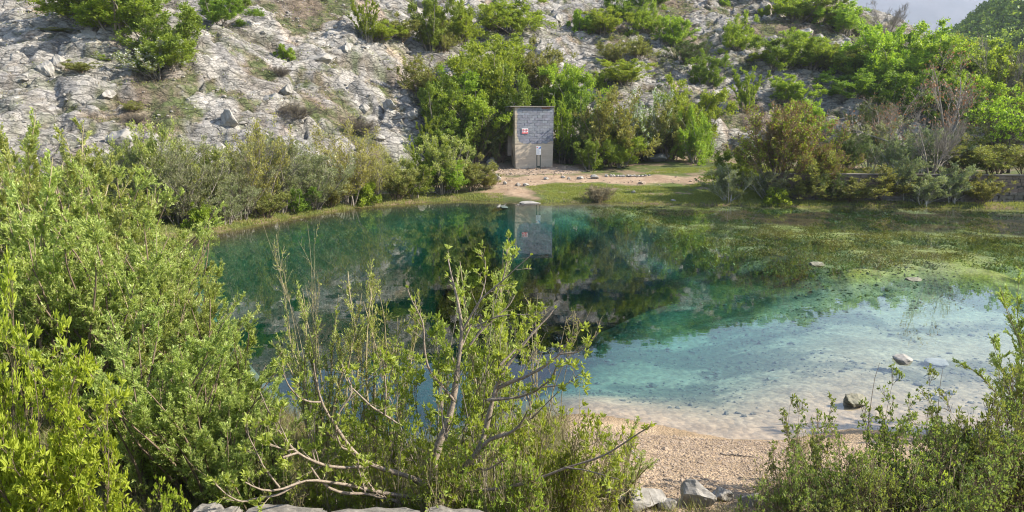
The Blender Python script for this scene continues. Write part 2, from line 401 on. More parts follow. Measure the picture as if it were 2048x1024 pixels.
ny, nx = GX.shape
idx = np.arange(ny*nx).reshape(ny, nx)
Fq = np.stack([idx[:-1, :-1], idx[:-1, 1:], idx[1:, 1:], idx[1:, :-1]], -1).reshape(-1, 4)
V = np.stack([GX, GY, Z], -1).reshape(-1, 3); Cv = np.concatenate([C.reshape(-1, 3), np.ones((V.shape[0], 1))], 1)
fb = bedm.reshape(-1)[Fq].any(1); fh = (hm.reshape(-1)[Fq].min(1) > .3) & ~fb
def submesh(name, mask, mat, label, smooth):
    F = Fq[mask]; u, inv = np.unique(F, return_inverse=True)
    me = npmesh(name, V[u], inv.reshape(-1, 4), [mat], {'Col': ('FLOAT_COLOR', Cv[u])}, smooth)
    return tag(link(name, me), label, name.replace('_', ' '), kind='structure')
submesh('rocky_hillside', fh, M_rock, 'bare pale limestone hillside rising behind the pool', True)
submesh('ground', ~fb & ~fh, M_ground, 'grass, earth and gravel banks around the pool', True)
submesh('pool_bed', fb, M_bed, 'sandy and weedy bed of the pool with its deep green hole', True)
def ground_z(x, y):
    """height of the finished land at a point"""
    i = np.clip(np.searchsorted(xs, x)-1, 0, nx-2); j = np.clip(np.searchsorted(ys, y)-1, 0, ny-2)
    fx = (x-xs[i])/(xs[i+1]-xs[i]); fy = (y-ys[j])/(ys[j+1]-ys[j])
    return (Z[j, i]*(1-fx)+Z[j, i+1]*fx)*(1-fy)+(Z[j+1, i]*(1-fx)+Z[j+1, i+1]*fx)*fy
del GX, GY, C, bank, rock, sand, deepc, bedc, jx, jy
SOIL = soil; HM = hm
def gat(A, x, y):
    i = np.clip(np.searchsorted(xs, x)-1, 0, nx-2); j = np.clip(np.searchsorted(ys, y)-1, 0, ny-2); return A[j, i]

# ------------------------------------------------------------------ WATER
def make_water():
    m, nt, o = newmat('clear_spring_water')
    tc = N(nt, 'ShaderNodeTexCoord')
    mp = N(nt, 'ShaderNodeMapping'); nt.links.new(tc.outputs['Object'], mp.inputs[0]); mp.inputs['Scale'].default_value = (1, 1.6, 1)
    f = noise(nt, 1.4, 3, .5, mp.outputs[0])
    b = N(nt, 'ShaderNodeBump'); b.inputs['Strength'].default_value = .02; b.inputs['Distance'].default_value = .05; nt.links.new(f, b.inputs['Height'])
    g = N(nt, 'ShaderNodeBsdfGlossy'); g.inputs['Roughness'].default_value = 0.005; nt.links.new(b.outputs[0], g.inputs['Normal'])
    t = N(nt, 'ShaderNodeBsdfTransparent')
    fr = N(nt, 'ShaderNodeFresnel'); nt.links.new(b.outputs[0], fr.inputs['Normal'])
    gm_ = N(nt, 'ShaderNodeNewGeometry')       # same reflectance from both sides of the sheet
    nt.links.new(mr(nt, gm_.outputs['Backfacing'], 0, 1, 1.6, 1/1.6), fr.inputs['IOR'])
    mx = N(nt, 'ShaderNodeMixShader'); nt.links.new(fr.outputs[0], mx.inputs[0]); nt.links.new(t.outputs[0], mx.inputs[1]); nt.links.new(g.outputs[0], mx.inputs[2])
    nt.links.new(mx.outputs[0], o.inputs['Surface'])
    v = N(nt, 'ShaderNodeVolumeAbsorption'); v.inputs['Color'].default_value = (.0, .79, .785, 1); v.inputs['Density'].default_value = .26
    nt.links.new(v.outputs[0], o.inputs['Volume'])
    x0, x1, y0, y1, zb = -14.5, 62, 8.4, 44.5, -10
    # body of water: top sheet at z = 0, closed below the bed
    Vv = [(x0,y0,zb),(x1,y0,zb),(x1,y1,zb),(x0,y1,zb),(x0,y0,0),(x1,y0,0),(x1,y1,0),(x0,y1,0)]
    Ff = [(0,3,2,1),(4,5,6,7),(0,1,5,4),(1,2,6,5),(2,3,7,6),(3,0,4,7)]
    me = npmesh('pool_water', np.array(Vv), np.array(Ff), [m])
    return tag(link('pool_water', me), 'clear still turquoise water of the spring pool', 'water', kind='structure')
make_water()

# ------------------------------------------------------------------ PLANT BUILDERS
def nrm(v): return v/np.maximum(np.linalg.norm(v, axis=-1, keepdims=True), 1e-9)
def tubes(P, R, k=4):
    n, m, _ = P.shape
    t = nrm(np.gradient(P, axis=1))
    ref = np.where(np.abs(t[:, :1, 2:3]) > .8, np.array([1., .1, 0]), np.array([0., 0, 1.]))
    u = nrm(np.cross(t, np.broadcast_to(ref, t.shape))); v = np.cross(t, u)
    a = np.arange(k)*2*pi/k
    V = P[:, :, None] + R[:, :, None, None]*(np.cos(a)[None, None, :, None]*u[:, :, None]+np.sin(a)[None, None, :, None]*v[:, :, None])
    idx = np.arange(n*m*k).reshape(n, m, k); nx_ = np.roll(idx, -1, 2)
    F = np.stack([idx[:, :-1], nx_[:, :-1], nx_[:, 1:], idx[:, 1:]], -1).reshape(-1, 4)
    return V.reshape(-1, 3), F
def joinVF(parts):
    Vs, Fs, o = [], [], 0
    for V_, F_ in parts: Vs.append(V_); Fs.append(F_+o); o += len(V_)
    return np.concatenate(Vs), np.concatenate(Fs)
def rperp(d, rng):
    r = nrm(rng.normal(size=d.shape)); return nrm(r-(r*d).sum(-1, keepdims=True)*d)
def run(p0, d0, L, m, rng, trop=(0,0,0), wob=.1):
    n = len(p0); P = np.zeros((n, m, 3)); P[:, 0] = p0; d = d0.copy(); st = (L/(m-1))[:, None]
    w_ = rng.normal(size=d.shape)*wob
    for i in range(1, m):
        w_ = .6*w_+rng.normal(size=d.shape)*wob
        d = nrm(d+np.array(trop)/(m-1)+w_); P[:, i] = P[:, i-1]+d*st
    return P
def kids(P, R, n, tr, L, ang, m, rng, trop=(0,0,0), wob=.1, rr=.55, taper=.25, dl=.55, frac=.5):
    """n children per parent polyline"""
    np_, mp, _ = P.shape
    pi_ = np.repeat(np.arange(np_), n); t = rng.uniform(tr[0], tr[1], len(pi_)); f = t*(mp-1); i = np.minimum(f.astype(int), mp-2); g = (f-i)[:, None]
    p0 = P[pi_, i]*(1-g)+P[pi_, i+1]*g; pd = nrm(P[pi_, i+1]-P[pi_, i]); r0 = (R[pi_, i]*(1-g[:, 0])+R[pi_, i+1]*g[:, 0])*rr
    a = rng.uniform(ang[0], ang[1], len(pi_))[:, None]
    d = np.cos(a)*pd+np.sin(a)*rperp(pd, rng)
    plen = np.linalg.norm(np.diff(P, axis=1), axis=-1).sum(1)[pi_]
    l = np.where(L > 0, L, 0)*rng.uniform(.5, 1.2, len(pi_))*(1-dl*t) if L > 0 else frac*plen*rng.uniform(.5, 1.2, len(pi_))*(1-dl*t)
    C_ = run(p0, d, l, m, rng, trop, wob)
    Rr = r0[:, None]*np.linspace(1, taper, m)[None]
    return C_, Rr
def leaves(P, n, size, asp, rng, tr=(.15, 1), spread=1.0, up=.3, off=.0, fold=False, clus=None):
    """n leaves per polyline; returns V, F, tint"""
    np_, mp, _ = P.shape
    pi_ = np.repeat(np.arange(np_), n); t = rng.uniform(tr[0], tr[1], len(pi_))
    f = t*(mp-1); i = np.minimum(f.astype(int), mp-2); g = (f-i)[:, None]
    p = P[pi_, i]*(1-g)+P[pi_, i+1]*g; pd = nrm(P[pi_, i+1]-P[pi_, i])
    d = nrm(pd*(1.0/spread if spread > 0 else 1)+nrm(rng.normal(size=p.shape))*1.0+np.array([0, 0, up]))
    p = p+rng.normal(size=p.shape)*off
    s = size*rng.uniform(.6, 1.25, len(p))[:, None]; sd_ = rperp(d, rng); nn = np.cross(d, sd_)
    w_ = s*asp*.5
    tint = np.clip(np.repeat(rng.uniform(0, 1, np_), n)*.5+rng.uniform(0, .5, len(p)), 0, 1)
    if fold:
        k = 6
        V_ = np.stack([p, p+d*s*.3+sd_*w_+nn*w_*.35, p+d*s*.7+sd_*w_*.75+nn*w_*.2, p+d*s-nn*s*.08, p+d*s*.7-sd_*w_*.75+nn*w_*.2, p+d*s*.3-sd_*w_+nn*w_*.35], 1)
        b = np.arange(len(p))[:, None]*6
        F_ = np.concatenate([b+np.array([0, 1, 2, 3]), b+np.array([0, 3, 4, 5])])
    else:
        k = 4
        V_ = np.stack([p, p+d*s*.45+sd_*w_, p+d*s, p+d*s*.45-sd_*w_], 1)
        F_ = np.arange(len(p))[:, None]*4+np.arange(4)
    return V_.reshape(-1, 3), F_, np.repeat(tint, k)

def stems(n, H, spread, rng, m=9, base=.15, r=.03, trop=(0,0,.6), wob=.10, lr=(.7, 1.1)):
    az = rng.uniform(0, 2*pi, n); tl = np.abs(rng.normal(0, 1, n))*spread
    d = nrm(np.stack([np.cos(az)*np.sin(tl), np.sin(az)*np.sin(tl), np.cos(tl)], -1))
    p0 = np.stack([np.cos(az)*base*rng.uniform(0, 1, n), np.sin(az)*base*rng.uniform(0, 1, n), np.full(n, -.12)], -1)
    L = H*rng.uniform(lr[0], lr[1], n)
    P = run(p0, d, L, m, rng, trop, wob)
    R = np.full((n, 1), r)*rng.uniform(.7, 1.2, (n, 1))*np.linspace(1, .22, m)[None]
    return P, R

DIM = [3., 3.]
def fit(arrs):
    q = np.concatenate([a.reshape(-1, 3) for a in arrs[1:]])
    wx = np.percentile(q[:, 0], 98.5)-np.percentile(q[:, 0], 1.5); wy = np.percentile(q[:, 1], 98.5)-np.percentile(q[:, 1], 1.5); h = np.percentile(q[:, 2], 99.6)
    for a in arrs: a *= np.array([DIM[0]/wx, DIM[0]/wy, DIM[1]/h])
def proto(name, build, seed, mats, woodname='branches', leafname='foliage'):
    """returns [(part name, mesh)...] normalised to height 1, width 1"""
    rng = np.random.default_rng(seed); wood, lvs = build(rng)
    allv = np.concatenate([l[0] for l in lvs]) if lvs else np.concatenate([w_[0] for w_ in wood])
    top = np.percentile(allv[:, 2], 99.6); cx = np.median(allv[:, 0]); 
    wd = np.percentile(allv[:, 0], 98.5)-np.percentile(allv[:, 0], 1.5); wy = np.percentile(allv[:, 1], 98.5)-np.percentile(allv[:, 1], 1.5)
    S_ = np.array([1/wd, 1/wy, 1/top])
    out = []
    if wood:
        V_, F_ = joinVF([(a, b) for a, b in wood]); out.append((woodname, npmesh(name+'_wood', V_*S_, F_, [mats[0]], smooth=True)))
    for q, l in enumerate(lvs):
        nm = leafname if q == 0 else ('blossom' if len(l) < 5 else l[4])
        out.append((nm, npmesh(name+'_'+nm, l[0]*S_, l[1], [mats[1+q]], {'tint': ('FLOAT', l[2])})))
    return out

G = {  # leaf materials
 'bright': m_leaf('bright_leaf', (.16, .25, .025), (.38, .48, .07), 0.48),
 'mid':    m_leaf('mid_leaf', (.11, .17, .02), (.28, .37, .055), .42),
 'olive':  m_leaf('olive_leaf', (.15, .17, .045), (.36, .37, .11), .4),
 'grey':   m_leaf('grey_leaf', (.17, .20, .085), (.36, .39, .19), .42, tcol=(1.1, 1.15, .7)),
 'willow': m_leaf('willow_leaf', (.21, .25, .06), (.52, .58, .175), .42, tcol=(1.15, 1.2, .55), rough=.4),
 'lime':   m_leaf('lime_leaf', (.24, .33, .03), (.52, .61, .09), .5),
 'yellow': m_leaf('yellow_leaf', (.27, .27, .06), (.46, .44, .13), 0.42),
 'brown':  m_leaf('brown_bud', (.17, .13, .055), (.32, .25, .11), .35, tcol=(1.2, 1, .8)),
 'orange': m_leaf('orange_bud', (.22, .12, .06), (.36, .21, .11), 0.3, tcol=(1.2, 1, .8)),
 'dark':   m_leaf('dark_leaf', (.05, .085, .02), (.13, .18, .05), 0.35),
 'white':  m_leaf('white_blossom', (.45, .47, .38), (.65, .66, .55), .3, tcol=(1, 1, .95)),
 'straw':  m_leaf('straw', (.16, .13, .075), (.30, .25, .15), .3, tcol=(1, 1, .9)),
 'bramble': m_leaf('bramble_leaf', (.12, .17, .045), (.32, .38, .12), 0.42),
 'weed': m_leaf('weed_strand', (.16, .15, .04), (.42, .39, .12), .3),
 'elder':  m_leaf('elder_leaf', (.22, .28, .05), (.43, .49, .11), 0.5),
}
B = {
 'grey': m_bark('grey_bark', (.16, .135, .11), (.30, .26, .215)),
 'pale': m_bark('pale_bark', (.34, .31, .27), (.52, .48, .42)),
 'brown': m_bark('brown_bark', (.10, .07, .045), (.22, .16, .11)),
 'fig': m_bark('fig_bark', (.15, .115, .085), (.34, .275, .215), 40),
 'dark': m_bark('dark_bark', (.06, .05, .04), (.13, .11, .09)),
 'wand': m_bark('wand_bark', (.20, .17, .09), (.40, .33, .20)),
}
def b_leafy(nl=24000, lsz=.145, st=11, spread=.42, upt=.5, sub=(9, 8)):
    def f(rng):
        P, R = stems(st, 3.2, spread, rng, base=.35, r=.055, trop=(0, 0, upt))
        a, ra = kids(P, R, sub[0], (.12, 1), 1.25, (.4, 1.1), 6, rng, (0, 0, .5), .10)
        b, rb = kids(a, ra, sub[1], (.2, 1), .55, (.3, 1.2), 4, rng, (0, 0, .3), .12)
        rb = np.maximum(rb, .004); fit([P, a, b])
        n = max(1, nl//len(b))
        return [tubes(P, R, 5), tubes(a, ra, 3), tubes(b, rb, 3)], [leaves(b, n, lsz, .62, rng, (.1, 1.05), 1.2, .35, .07)]
    return f
def b_airy(nl=9000, lsz=.11, st=16, spread=.36, asp=.5, second=None, nl2=0, H=3.2, l1=1.1, l2=.5):
    def f(rng):
        P, R = stems(st, H, spread, rng, base=.4, r=.035, trop=(0, 0, .5), wob=.07)
        a, ra = kids(P, R, 10, (.15, 1), l1, (.3, .8), 6, rng, (0, 0, .6), .08)
        b, rb = kids(a, ra, 6, (.15, 1), l2, (.3, .9), 4, rng, (0, 0, .4), .10); rb = np.maximum(rb, .006); fit([P, a, b])
        n = max(1, nl//len(b)); lv = [leaves(b, n, lsz, asp, rng, (.1, 1.05), .9, .3, .04)]
        if second:
            k = rng.random(len(b)) < .45; lv.append(leaves(b[k], max(1, nl2//max(1, k.sum())), lsz*.9, .8, rng, (.3, 1.05), 1, .3, .05))
        return [tubes(P, R, 5), tubes(a, ra, 3), tubes(b, rb, 3)], lv
    return f
def b_wands(nl=14000, lsz=.10, st=26, H=4, spread=.22, asp=.28):
    def f(rng):
        P, R = stems(st, H, spread, rng, m=11, base=.5, r=.032, trop=(0, 0, .35), wob=.05, lr=(.55, 1.1))
        a, ra = kids(P, R, 13, (.12, .98), .95, (.2, .55), 6, rng, (0, 0, .55), .05, rr=.4)
        b, rb = kids(a, ra, 3, (.1, .9), .35, (.2, .7), 4, rng, (0, 0, .3), .08, rr=.6); rb = np.maximum(rb, .004); ra = np.maximum(ra, .006); fit([P, a, b])
        lv = joinL([leaves(b, max(1, int(nl*.5)//len(b)), lsz, asp, rng, (.05, 1.02), .8, .25, .01), leaves(a, max(1, int(nl*.5)//len(a)), lsz, asp, rng, (.1, 1.02), .7, .25, .01)])
        return [tubes(P, R, 5), tubes(a, ra, 3), tubes(b, rb, 3)], [lv]
    return f
def joinL(ls):
    V_, F_, t_, o = [], [], [], 0
    for v, f, t in ls: V_.append(v); F_.append(f+o); t_.append(t); o += len(v)
    return np.concatenate(V_), np.concatenate(F_), np.concatenate(t_)
def b_bare(nl=1500, H=7, lsz=.14, st=3, asp=.7, spread=.3, sub=(8, 7, 4)):
    def f(rng):
        P, R = stems(st, H*.8, spread, rng, m=10, base=.25, r=.10, trop=(0, 0, .3), wob=.07)
        a, ra = kids(P, R, sub[0], (.2, 1), 2.6, (.4, .9), 7, rng, (0, 0, .7), .09, rr=.5)
        b, rb = kids(a, ra, sub[1], (.2, 1), 1.2, (.3, .9), 5, rng, (0, 0, .5), .10, rr=.5)
        c, rc = kids(b, rb, sub[2], (.3, 1), .5, (.3, .9), 3, rng, (0, 0, .3), .10, rr=.6); rb = np.maximum(rb, .009); rc = np.maximum(rc, .006); fit([P, a, b, c])
        lv = []
        if nl: lv = [leaves(c, max(1, nl//len(c)), lsz, asp, rng, (.75, 1.05), 1, .2, .03)]
        return [tubes(P, R, 6), tubes(a, ra, 4), tubes(b, rb, 3), tubes(c, rc, 3)], lv
    return f
def b_near_willow(st=30, nlv=70000, lsz=.060, H=4.4, spread=.24, asp=.27, wf=13, fold=False, r=.026):
    def f(rng):
        P, R = stems(st, H, spread, rng, m=14, base=.6, r=r, trop=(0, 0, .25), wob=.045, lr=(.6, 1.08))
        a, ra = kids(P, R, wf, (.10, .98), .85, (.25, .65), 8, rng, (0, 0, .45), .05, rr=.38)
        b, rb = kids(a, ra, 5, (.08, .95), .30, (.3, .8), 5, rng, (0, 0, .25), .08, rr=.6); rb = np.maximum(rb, .0017); ra = np.maximum(ra, .003); fit([P, a, b])
        lv = joinL([leaves(b, max(1, int(nlv*.7)//len(b)), lsz, asp, rng, (.05, 1.02), .9, .3, .004, fold), leaves(a, max(1, int(nlv*.3)//len(a)), lsz, asp, rng, (.1, 1.02), .7, .3, .004, fold)])
        return [tubes(P, R, 6), tubes(a, ra, 3), tubes(b, rb, 3)], [lv]
    return f
def b_clusters(st=12, H=2.2, spread=.5, ncl=900, per=9, lsz=.065, asp=.38, l1=.8, l2=.35, upt=.4, rr=.014, k1=9, k2=5):
    """twiggy shrub with leaves bunched at the twig ends (elder, bramble, maple)"""
    def f(rng):
        P, R = stems(st, H, spread, rng, m=11, base=.4, r=rr, trop=(0, 0, upt), wob=.10, lr=(.6, 1.1))
        a, ra = kids(P, R, k1, (.15, 1), l1, (.3, 1.0), 7, rng, (0, 0, .4), .10, rr=.5)
        b, rb = kids(a, ra, k2, (.15, 1), l2, (.3, 1.1), 4, rng, (0, 0, .3), .12, rr=.6); ra = np.maximum(ra, .0028); rb = np.maximum(rb, .002); fit([P, a, b])
        sel = rng.permutation(len(b))[:ncl]; bb = b[sel]
        tips = np.stack([bb[:, -2], bb[:, -1], bb[:, -1]+(bb[:, -1]-bb[:, -2])*.3], 1)
        lv = joinL([leaves(tips, per, lsz, asp, rng, (.5, 1), 1.5, .25, .008, True), leaves(bb, max(1, per//3), lsz*.8, asp, rng, (.2, .9), 1.2, .25, .006, True)])
        return [tubes(P, R, 6), tubes(a, ra, 4), tubes(b, rb, 3)], [lv]
    return f

DIMS = dict(bright=(4.4,4.8), mid=(4.2,4.6), round=(4.6,4.2), low=(2.4,1.8), olive=(3.6,4.2), blossom=(4,4.5), brownbush=(6,5.4), silver=(3,3), far_willow=(3.4,4.4), far_willow_green=(3.4,4.8),
    far_willow_yellow=(3.2,4.2), column=(2.4,5), dark=(3.6,3.8), twigs=(3.2,1.7), straw_tuft=(1.8,1.2), bud_tree=(7,7.6), bare_tree=(5,6), half_tree=(4,5), near_willow=(2.7,4.3), near_willow_dense=(2.0,3.0),
    thin_willow=(1.2,2.9), lime_shrub=(1.3,2.0), elder=(1.3,2.1), elder_low=(1.2,1.0), bramble=(1.5,1.0), bramble_arch=(1.3,1.3), bare_wands=(.7,2.9), dead_brush=(1.3,.8))
PR = {}
def P_(kind, build, seeds, wood, *leaf):
    DIM[:] = DIMS[kind]
    PR[kind] = [proto(kind, build, s, [B[wood]]+[G[l] for l in leaf]) for s in seeds]
P_('bright', b_leafy(), (1, 2, 3), 'grey', 'bright')
P_('mid', b_leafy(22000, .135, 9, .5, .35), (4, 5), 'grey', 'mid')
P_('round', b_leafy(24000, .135, 16, .75, .15), (6, 7), 'grey', 'bright')
P_('low', b_leafy(7000, .16, 12, .85, .1, (6, 6)), (8, 9), 'grey', 'bright')
P_('olive', b_airy(15000, .125), (10, 11, 12), 'brown', 'olive')
P_('blossom', b_airy(8000, .11, 14, .5, .5, True, 4000), (13,), 'grey', 'mid', 'white')
P_('brownbush', b_airy(24000, .12, 26, .6, .5, True, 14000), (14,), 'brown', 'brown', 'bright')
P_('silver', b_airy(13000, .10, 14, .45), (15, 16), 'pale', 'grey')
P_('far_willow', b_airy(22000, .11, 26, .34, .36), (17, 18, 19), 'grey', 'grey')
P_('far_willow_green', b_airy(24000, .115, 22, .28, .4), (20, 21), 'grey', 'willow')
P_('far_willow_yellow', b_airy(12000, .10, 22, .32, .45), (22,59), 'grey', 'yellow')
P_('column', b_wands(16000, .13, 16, 4, .10, .5), (23, 24), 'grey', 'bright')
P_('dark', b_airy(16000, .12, 24, .5, .35), (25, 26), 'brown', 'dark')
P_('twigs', b_airy(700, .06, 34, .75, .4, H=1.6, l1=.9, l2=.5), (27, 28), 'dark', 'brown')
P_('straw_tuft', b_airy(2500, .10, 60, .5, .15, H=1.2, l1=.4, l2=.2), (29,), 'wand', 'straw')
P_('bud_tree', b_bare(1100, 7, .15, 4, .6, .33), (30, 31), 'grey', 'orange')
P_('bare_tree', b_bare(0, 6, st=4, sub=(9, 8, 6)), (32,), 'grey', )
P_('half_tree', b_bare(5200, 5, .15, 3, .6, .35), (33,), 'dark', 'bright')
P_('near_willow', b_near_willow(nlv=84000, lsz=.064, asp=.28), (40, 41, 42), 'wand', 'willow')
P_('near_willow_dense', b_near_willow(40, 86000, .054, 3.6, .26, .26, 12), (43, 44), 'brown', 'willow')
P_('thin_willow', b_near_willow(13, 9000, .050, 3.6, .17, .28, 11), (45, 46), 'wand', 'willow')
P_('lime_shrub', b_clusters(14, 2.6, .5, 850, 10, .072, .36, .75, .3), (47, 48), 'brown', 'lime')
P_('elder', b_clusters(9, 2.4, .50, 300, 9, .062, .38, .75, .32), (49, 50), 'grey', 'elder')
P_('elder_low', b_clusters(20, 1.4, .75, 430, 8, .052, .40, .6, .3, .2), (51, 52), 'wand', 'elder')
P_('bramble', b_clusters(30, 1.5, .75, 950, 6, .038, .5, .6, .28, .1, .008, 8, 6), (53, 54), 'brown', 'bramble')
P_('bramble_arch', b_clusters(12, 2.0, .6, 420, 7, .038, .5, .5, .22, -.2, .008, 7, 5), (55, 56), 'brown', 'bramble')
P_('dead_brush', b_clusters(18, 1.0, .95, 200, 4, .035, .4, .5, .3, 0, .005, 7, 4), (58, 60), 'wand', 'elder')
P_('bare_wands', b_near_willow(6, 420, .028, 3.0, .16, .4, 4, r=.011), (57,), 'wand', 'yellow')

rs = random.Random(5)
PART_LABEL = {'blossom': None}
WID = {'bright': 1.2, 'mid': 1.2, 'round': 1.1, 'olive': 1.15, 'blossom': 1.15, 'dark': 1.1, 'near_willow': 1.45, 'near_willow_dense': 1.4, 'far_willow': 1.25, 'far_willow_green': 1.25, 'far_willow_yellow': 1.15, 'lime_shrub': 1.15}
def plant(kind, name, cat, px, ytop, ybase, wpx, label, group=None, Y=None, var=None, rz=None):
    """plant standing where the photograph has it: base on the land, its own height and breadth in metres"""
    p = on_ground(px, ybase) if Y is None else at_dist(px, ybase, Y)
    z = float(ground_z(p[0], p[1]))
    if Y is not None or z > 0: z = max(z, -.5)
    top = at_dist(px, ytop, p[1])[2]; h = max(top-z, .25)
    wdt = wpx/FPX*p[1]/cos(PITCH)*.97*WID.get(kind, 1)
    vs = PR[kind]; v = vs[(rs.randrange(len(vs)) if var is None else var % len(vs))]
    e = empty(name, (p[0], p[1], z-.04), rs.uniform(-.5, .5)+(pi if rs.random() < .5 else 0) if rz is None else rz, (wdt, wdt*rs.uniform(.85, 1.1), h))
    tag(e, label, cat, group)
    for pn, me in v: link(pn, me, e)
    return e
ORD = ['first', 'second', 'third', 'fourth', 'fifth', 'sixth', 'seventh', 'eighth', 'ninth', 'tenth', 'eleventh', 'twelfth', 'thirteenth', 'fourteenth', 'fifteenth', 'sixteenth']
def row(place, group, items, name='shrub', cat='shrub'):
    """items: (kind, adjective phrase, px, ytop, ybase, w[, Y]); labels tell them apart by look, then by order from the left"""
    items = sorted(items, key=lambda i: i[2]); n = len(items)
    for k, it in enumerate(items):
        lab = f"{it[1]}, {ORD[k]} from left {place}"
        plant(it[0], name, cat, it[2], it[3], it[4], it[5], lab, group, Y=it[6] if len(it) > 6 else None)

# --- hillside, upper left
row('on the upper left rock face', 'green shrubs on the upper left rocks', [
 ('bright', 'tall green shrub cut by the frame', 175, -70, 70, 130),
 ('bright', 'big dense bright green shrub', 240, -60, 105, 150),
 ('mid', 'deep green shrub leaning over rocks', 300, -10, 135, 130),
 ('blossom', 'pale flowering shrub at the cluster foot', 318, 80, 160, 130),
 ('bright', 'lower yellow-green shrub', 350, 70, 165, 70),
 ('mid', 'round green shrub at the picture top', 440, -20, 58, 90),
 ('mid', 'small green shrub at the picture top', 478, -20, 22, 60)])
row('on the bare left slope', 'small low shrubs on the bare left slope', [
 ('low', 'tiny green cushion', 208, 108, 134, 24), ('low', 'bright flat green cushion', 572, 88, 112, 36),
 ('twigs', 'brown leafless bush', 558, 130, 158, 46), ('twigs', 'large dark leafless bush under a ledge', 595, 205, 255, 90),
 ('twigs', 'grey-brown leafless bush', 275, 225, 250, 44), ('olive', 'olive bush among slabs', 165, 120, 160, 60),
 ('twigs', 'low leafless bush above the bank', 720, 235, 272, 80), ('olive', 'thin olive bush on scree', 265, 200, 226, 40), ('olive', 'thin dry bush', 120, 60, 82, 60)])
row('on the upper middle slope', 'shrubs in the upper middle of the slope', [
 ('column', 'narrow pointed green shrub', 737, -5, 104, 52), ('bright', 'broad green shrub', 762, 40, 100, 60), ('olive', 'dull olive shrub', 803, 30, 92, 70),
 ('mid', 'tall green shrub', 862, -20, 108, 76), ('olive', 'yellowish airy shrub', 885, 40, 112, 60), ('bright', 'yellow-green shrub', 925, 5, 105, 84),
 ('round', 'large domed bright green shrub', 1020, -15, 82, 135), ('olive', 'thin shrub', 985, 30, 76, 60)])
# --- thicket round the pump house
row('in the thicket left of the hut', 'thicket shrubs left of the block hut', [
 ('olive', 'dull olive shrub on its edge', 842, 110, 205, 84), ('mid', 'green shrub', 878, 150, 280, 90), ('bright', 'high yellow-green shrub', 918, 130, 230, 90),
 ('bright', 'tall yellow-green shrub', 975, 90, 250, 120), ('mid', 'dark green shrub near the ground', 905, 225, 318, 90), ('bright', 'bright leaning shrub', 955, 180, 300, 100),
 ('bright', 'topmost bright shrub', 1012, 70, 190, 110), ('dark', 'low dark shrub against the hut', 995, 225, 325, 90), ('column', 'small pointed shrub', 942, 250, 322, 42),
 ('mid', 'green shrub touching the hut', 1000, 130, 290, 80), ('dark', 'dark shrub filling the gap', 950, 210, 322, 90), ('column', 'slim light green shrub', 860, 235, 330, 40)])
row('in the thicket right of the hut', 'thicket shrubs right of the block hut', [
 ('olive', 'airy yellow-flecked shrub', 1078, 80, 205, 90), ('bright', 'high bright shrub', 1130, 128, 250, 100), ('mid', 'dark-leaved shrub', 1090, 170, 240, 70),
 ('column', 'narrow bright shrub touching hut', 1122, 190, 322, 56, 59.5), ('mid', 'broad green shrub', 1160, 180, 320, 84, 60.5), ('dark', 'low dark green shrub', 1140, 270, 330, 80, 59.5),
 ('olive', 'big olive shrub', 1228, 175, 332, 120), ('mid', 'low pointed shrub', 1180, 270, 340, 60), ('bright', 'low shrub at the grass edge', 1240, 260, 335, 60),
 ('blossom', 'white-flowering shrub', 1290, 180, 318, 110), ('olive', 'yellow-green spring shrub', 1340, 200, 322, 90), ('dark', 'dark green shrub', 1205, 220, 328, 80),
 ('bright', 'tall yellow-green shrub', 1378, 155, 300, 90), ('round', 'rounded shrub by the slope track', 1392, 215, 326, 80), ('dark', 'dark undergrowth shrub', 1300, 250, 318, 120)])
# --- slope above, right of centre
row('on the slope above the hut', 'scattered shrubs on the slope above the hut', [
 ('low', 'green shrub', 1165, 20, 62, 46), ('bright', 'green shrub', 1208, 15, 74, 70), ('mid', 'green shrub at the picture top', 1262, -20, 45, 70), ('round', 'bright round shrub', 1292, 5, 66, 70),
 ('bright', 'bright shrub', 1345, 32, 84, 58), ('olive', 'olive shrub', 1228, 75, 128, 60), ('olive', 'second olive shrub', 1280, 72, 126, 52), ('bright', 'broad light green shrub', 1250, 120, 180, 90),
 ('low', 'tiny green shrub', 1196, 145, 168, 26), ('dark', 'dark juniper', 1380, 78, 124, 84), ('mid', 'green shrub below a juniper', 1412, 100, 156, 64), ('mid', 'small shrub', 1310, -25, 14, 50)])
row('on the slope right of the hut', 'shrubs on the right part of the slope', [
 ('round', 'domed bright shrub standing alone', 1473, 26, 102, 72), ('column', 'upright light green shrub', 1492, 135, 236, 60), ('mid', 'green shrub', 1562, 60, 148, 84), ('bright', 'tall thin shrub', 1590, 60, 120, 50),
 ('round', 'round green shrub over rocks', 1578, 150, 215, 92), ('bright', 'light shrub', 1625, 75, 150, 80), ('olive', 'olive shrub', 1660, 90, 155, 80), ('bright', 'bright green shrub', 1604, 200, 300, 70),
 ('low', 'low green shrub', 1520, 100, 140, 50)])
row('along the skyline of the slope', 'green trees along the skyline', [
 ('mid', 'green tree', 1490, -40, 2, 60), ('mid', 'green tree', 1545, -35, 12, 70), ('bright', 'green tree', 1590, -30, 42, 90), ('mid', 'green tree', 1640, -5, 52, 70), ('bright', 'bright green tree', 1690, 5, 68, 74), ('low', 'small green bush', 1448, -5, 12, 24), ('low', 'small bush', 1528, 10, 32, 28)], 'tree', 'tree')
row('on the crest mirrored in the pool', 'trees on the crest seen mirrored in the pool', [(['mid', 'bright', 'dark', 'olive'][k % 4], ['green tree', 'light green tree', 'dark tree', 'olive tree'][k % 4], 850+k*44, -150-(k*37 % 30)+k*6, -80, 66+(k*13 % 30), 110-(k % 3)*2) for k in range(14)], 'tree', 'tree')
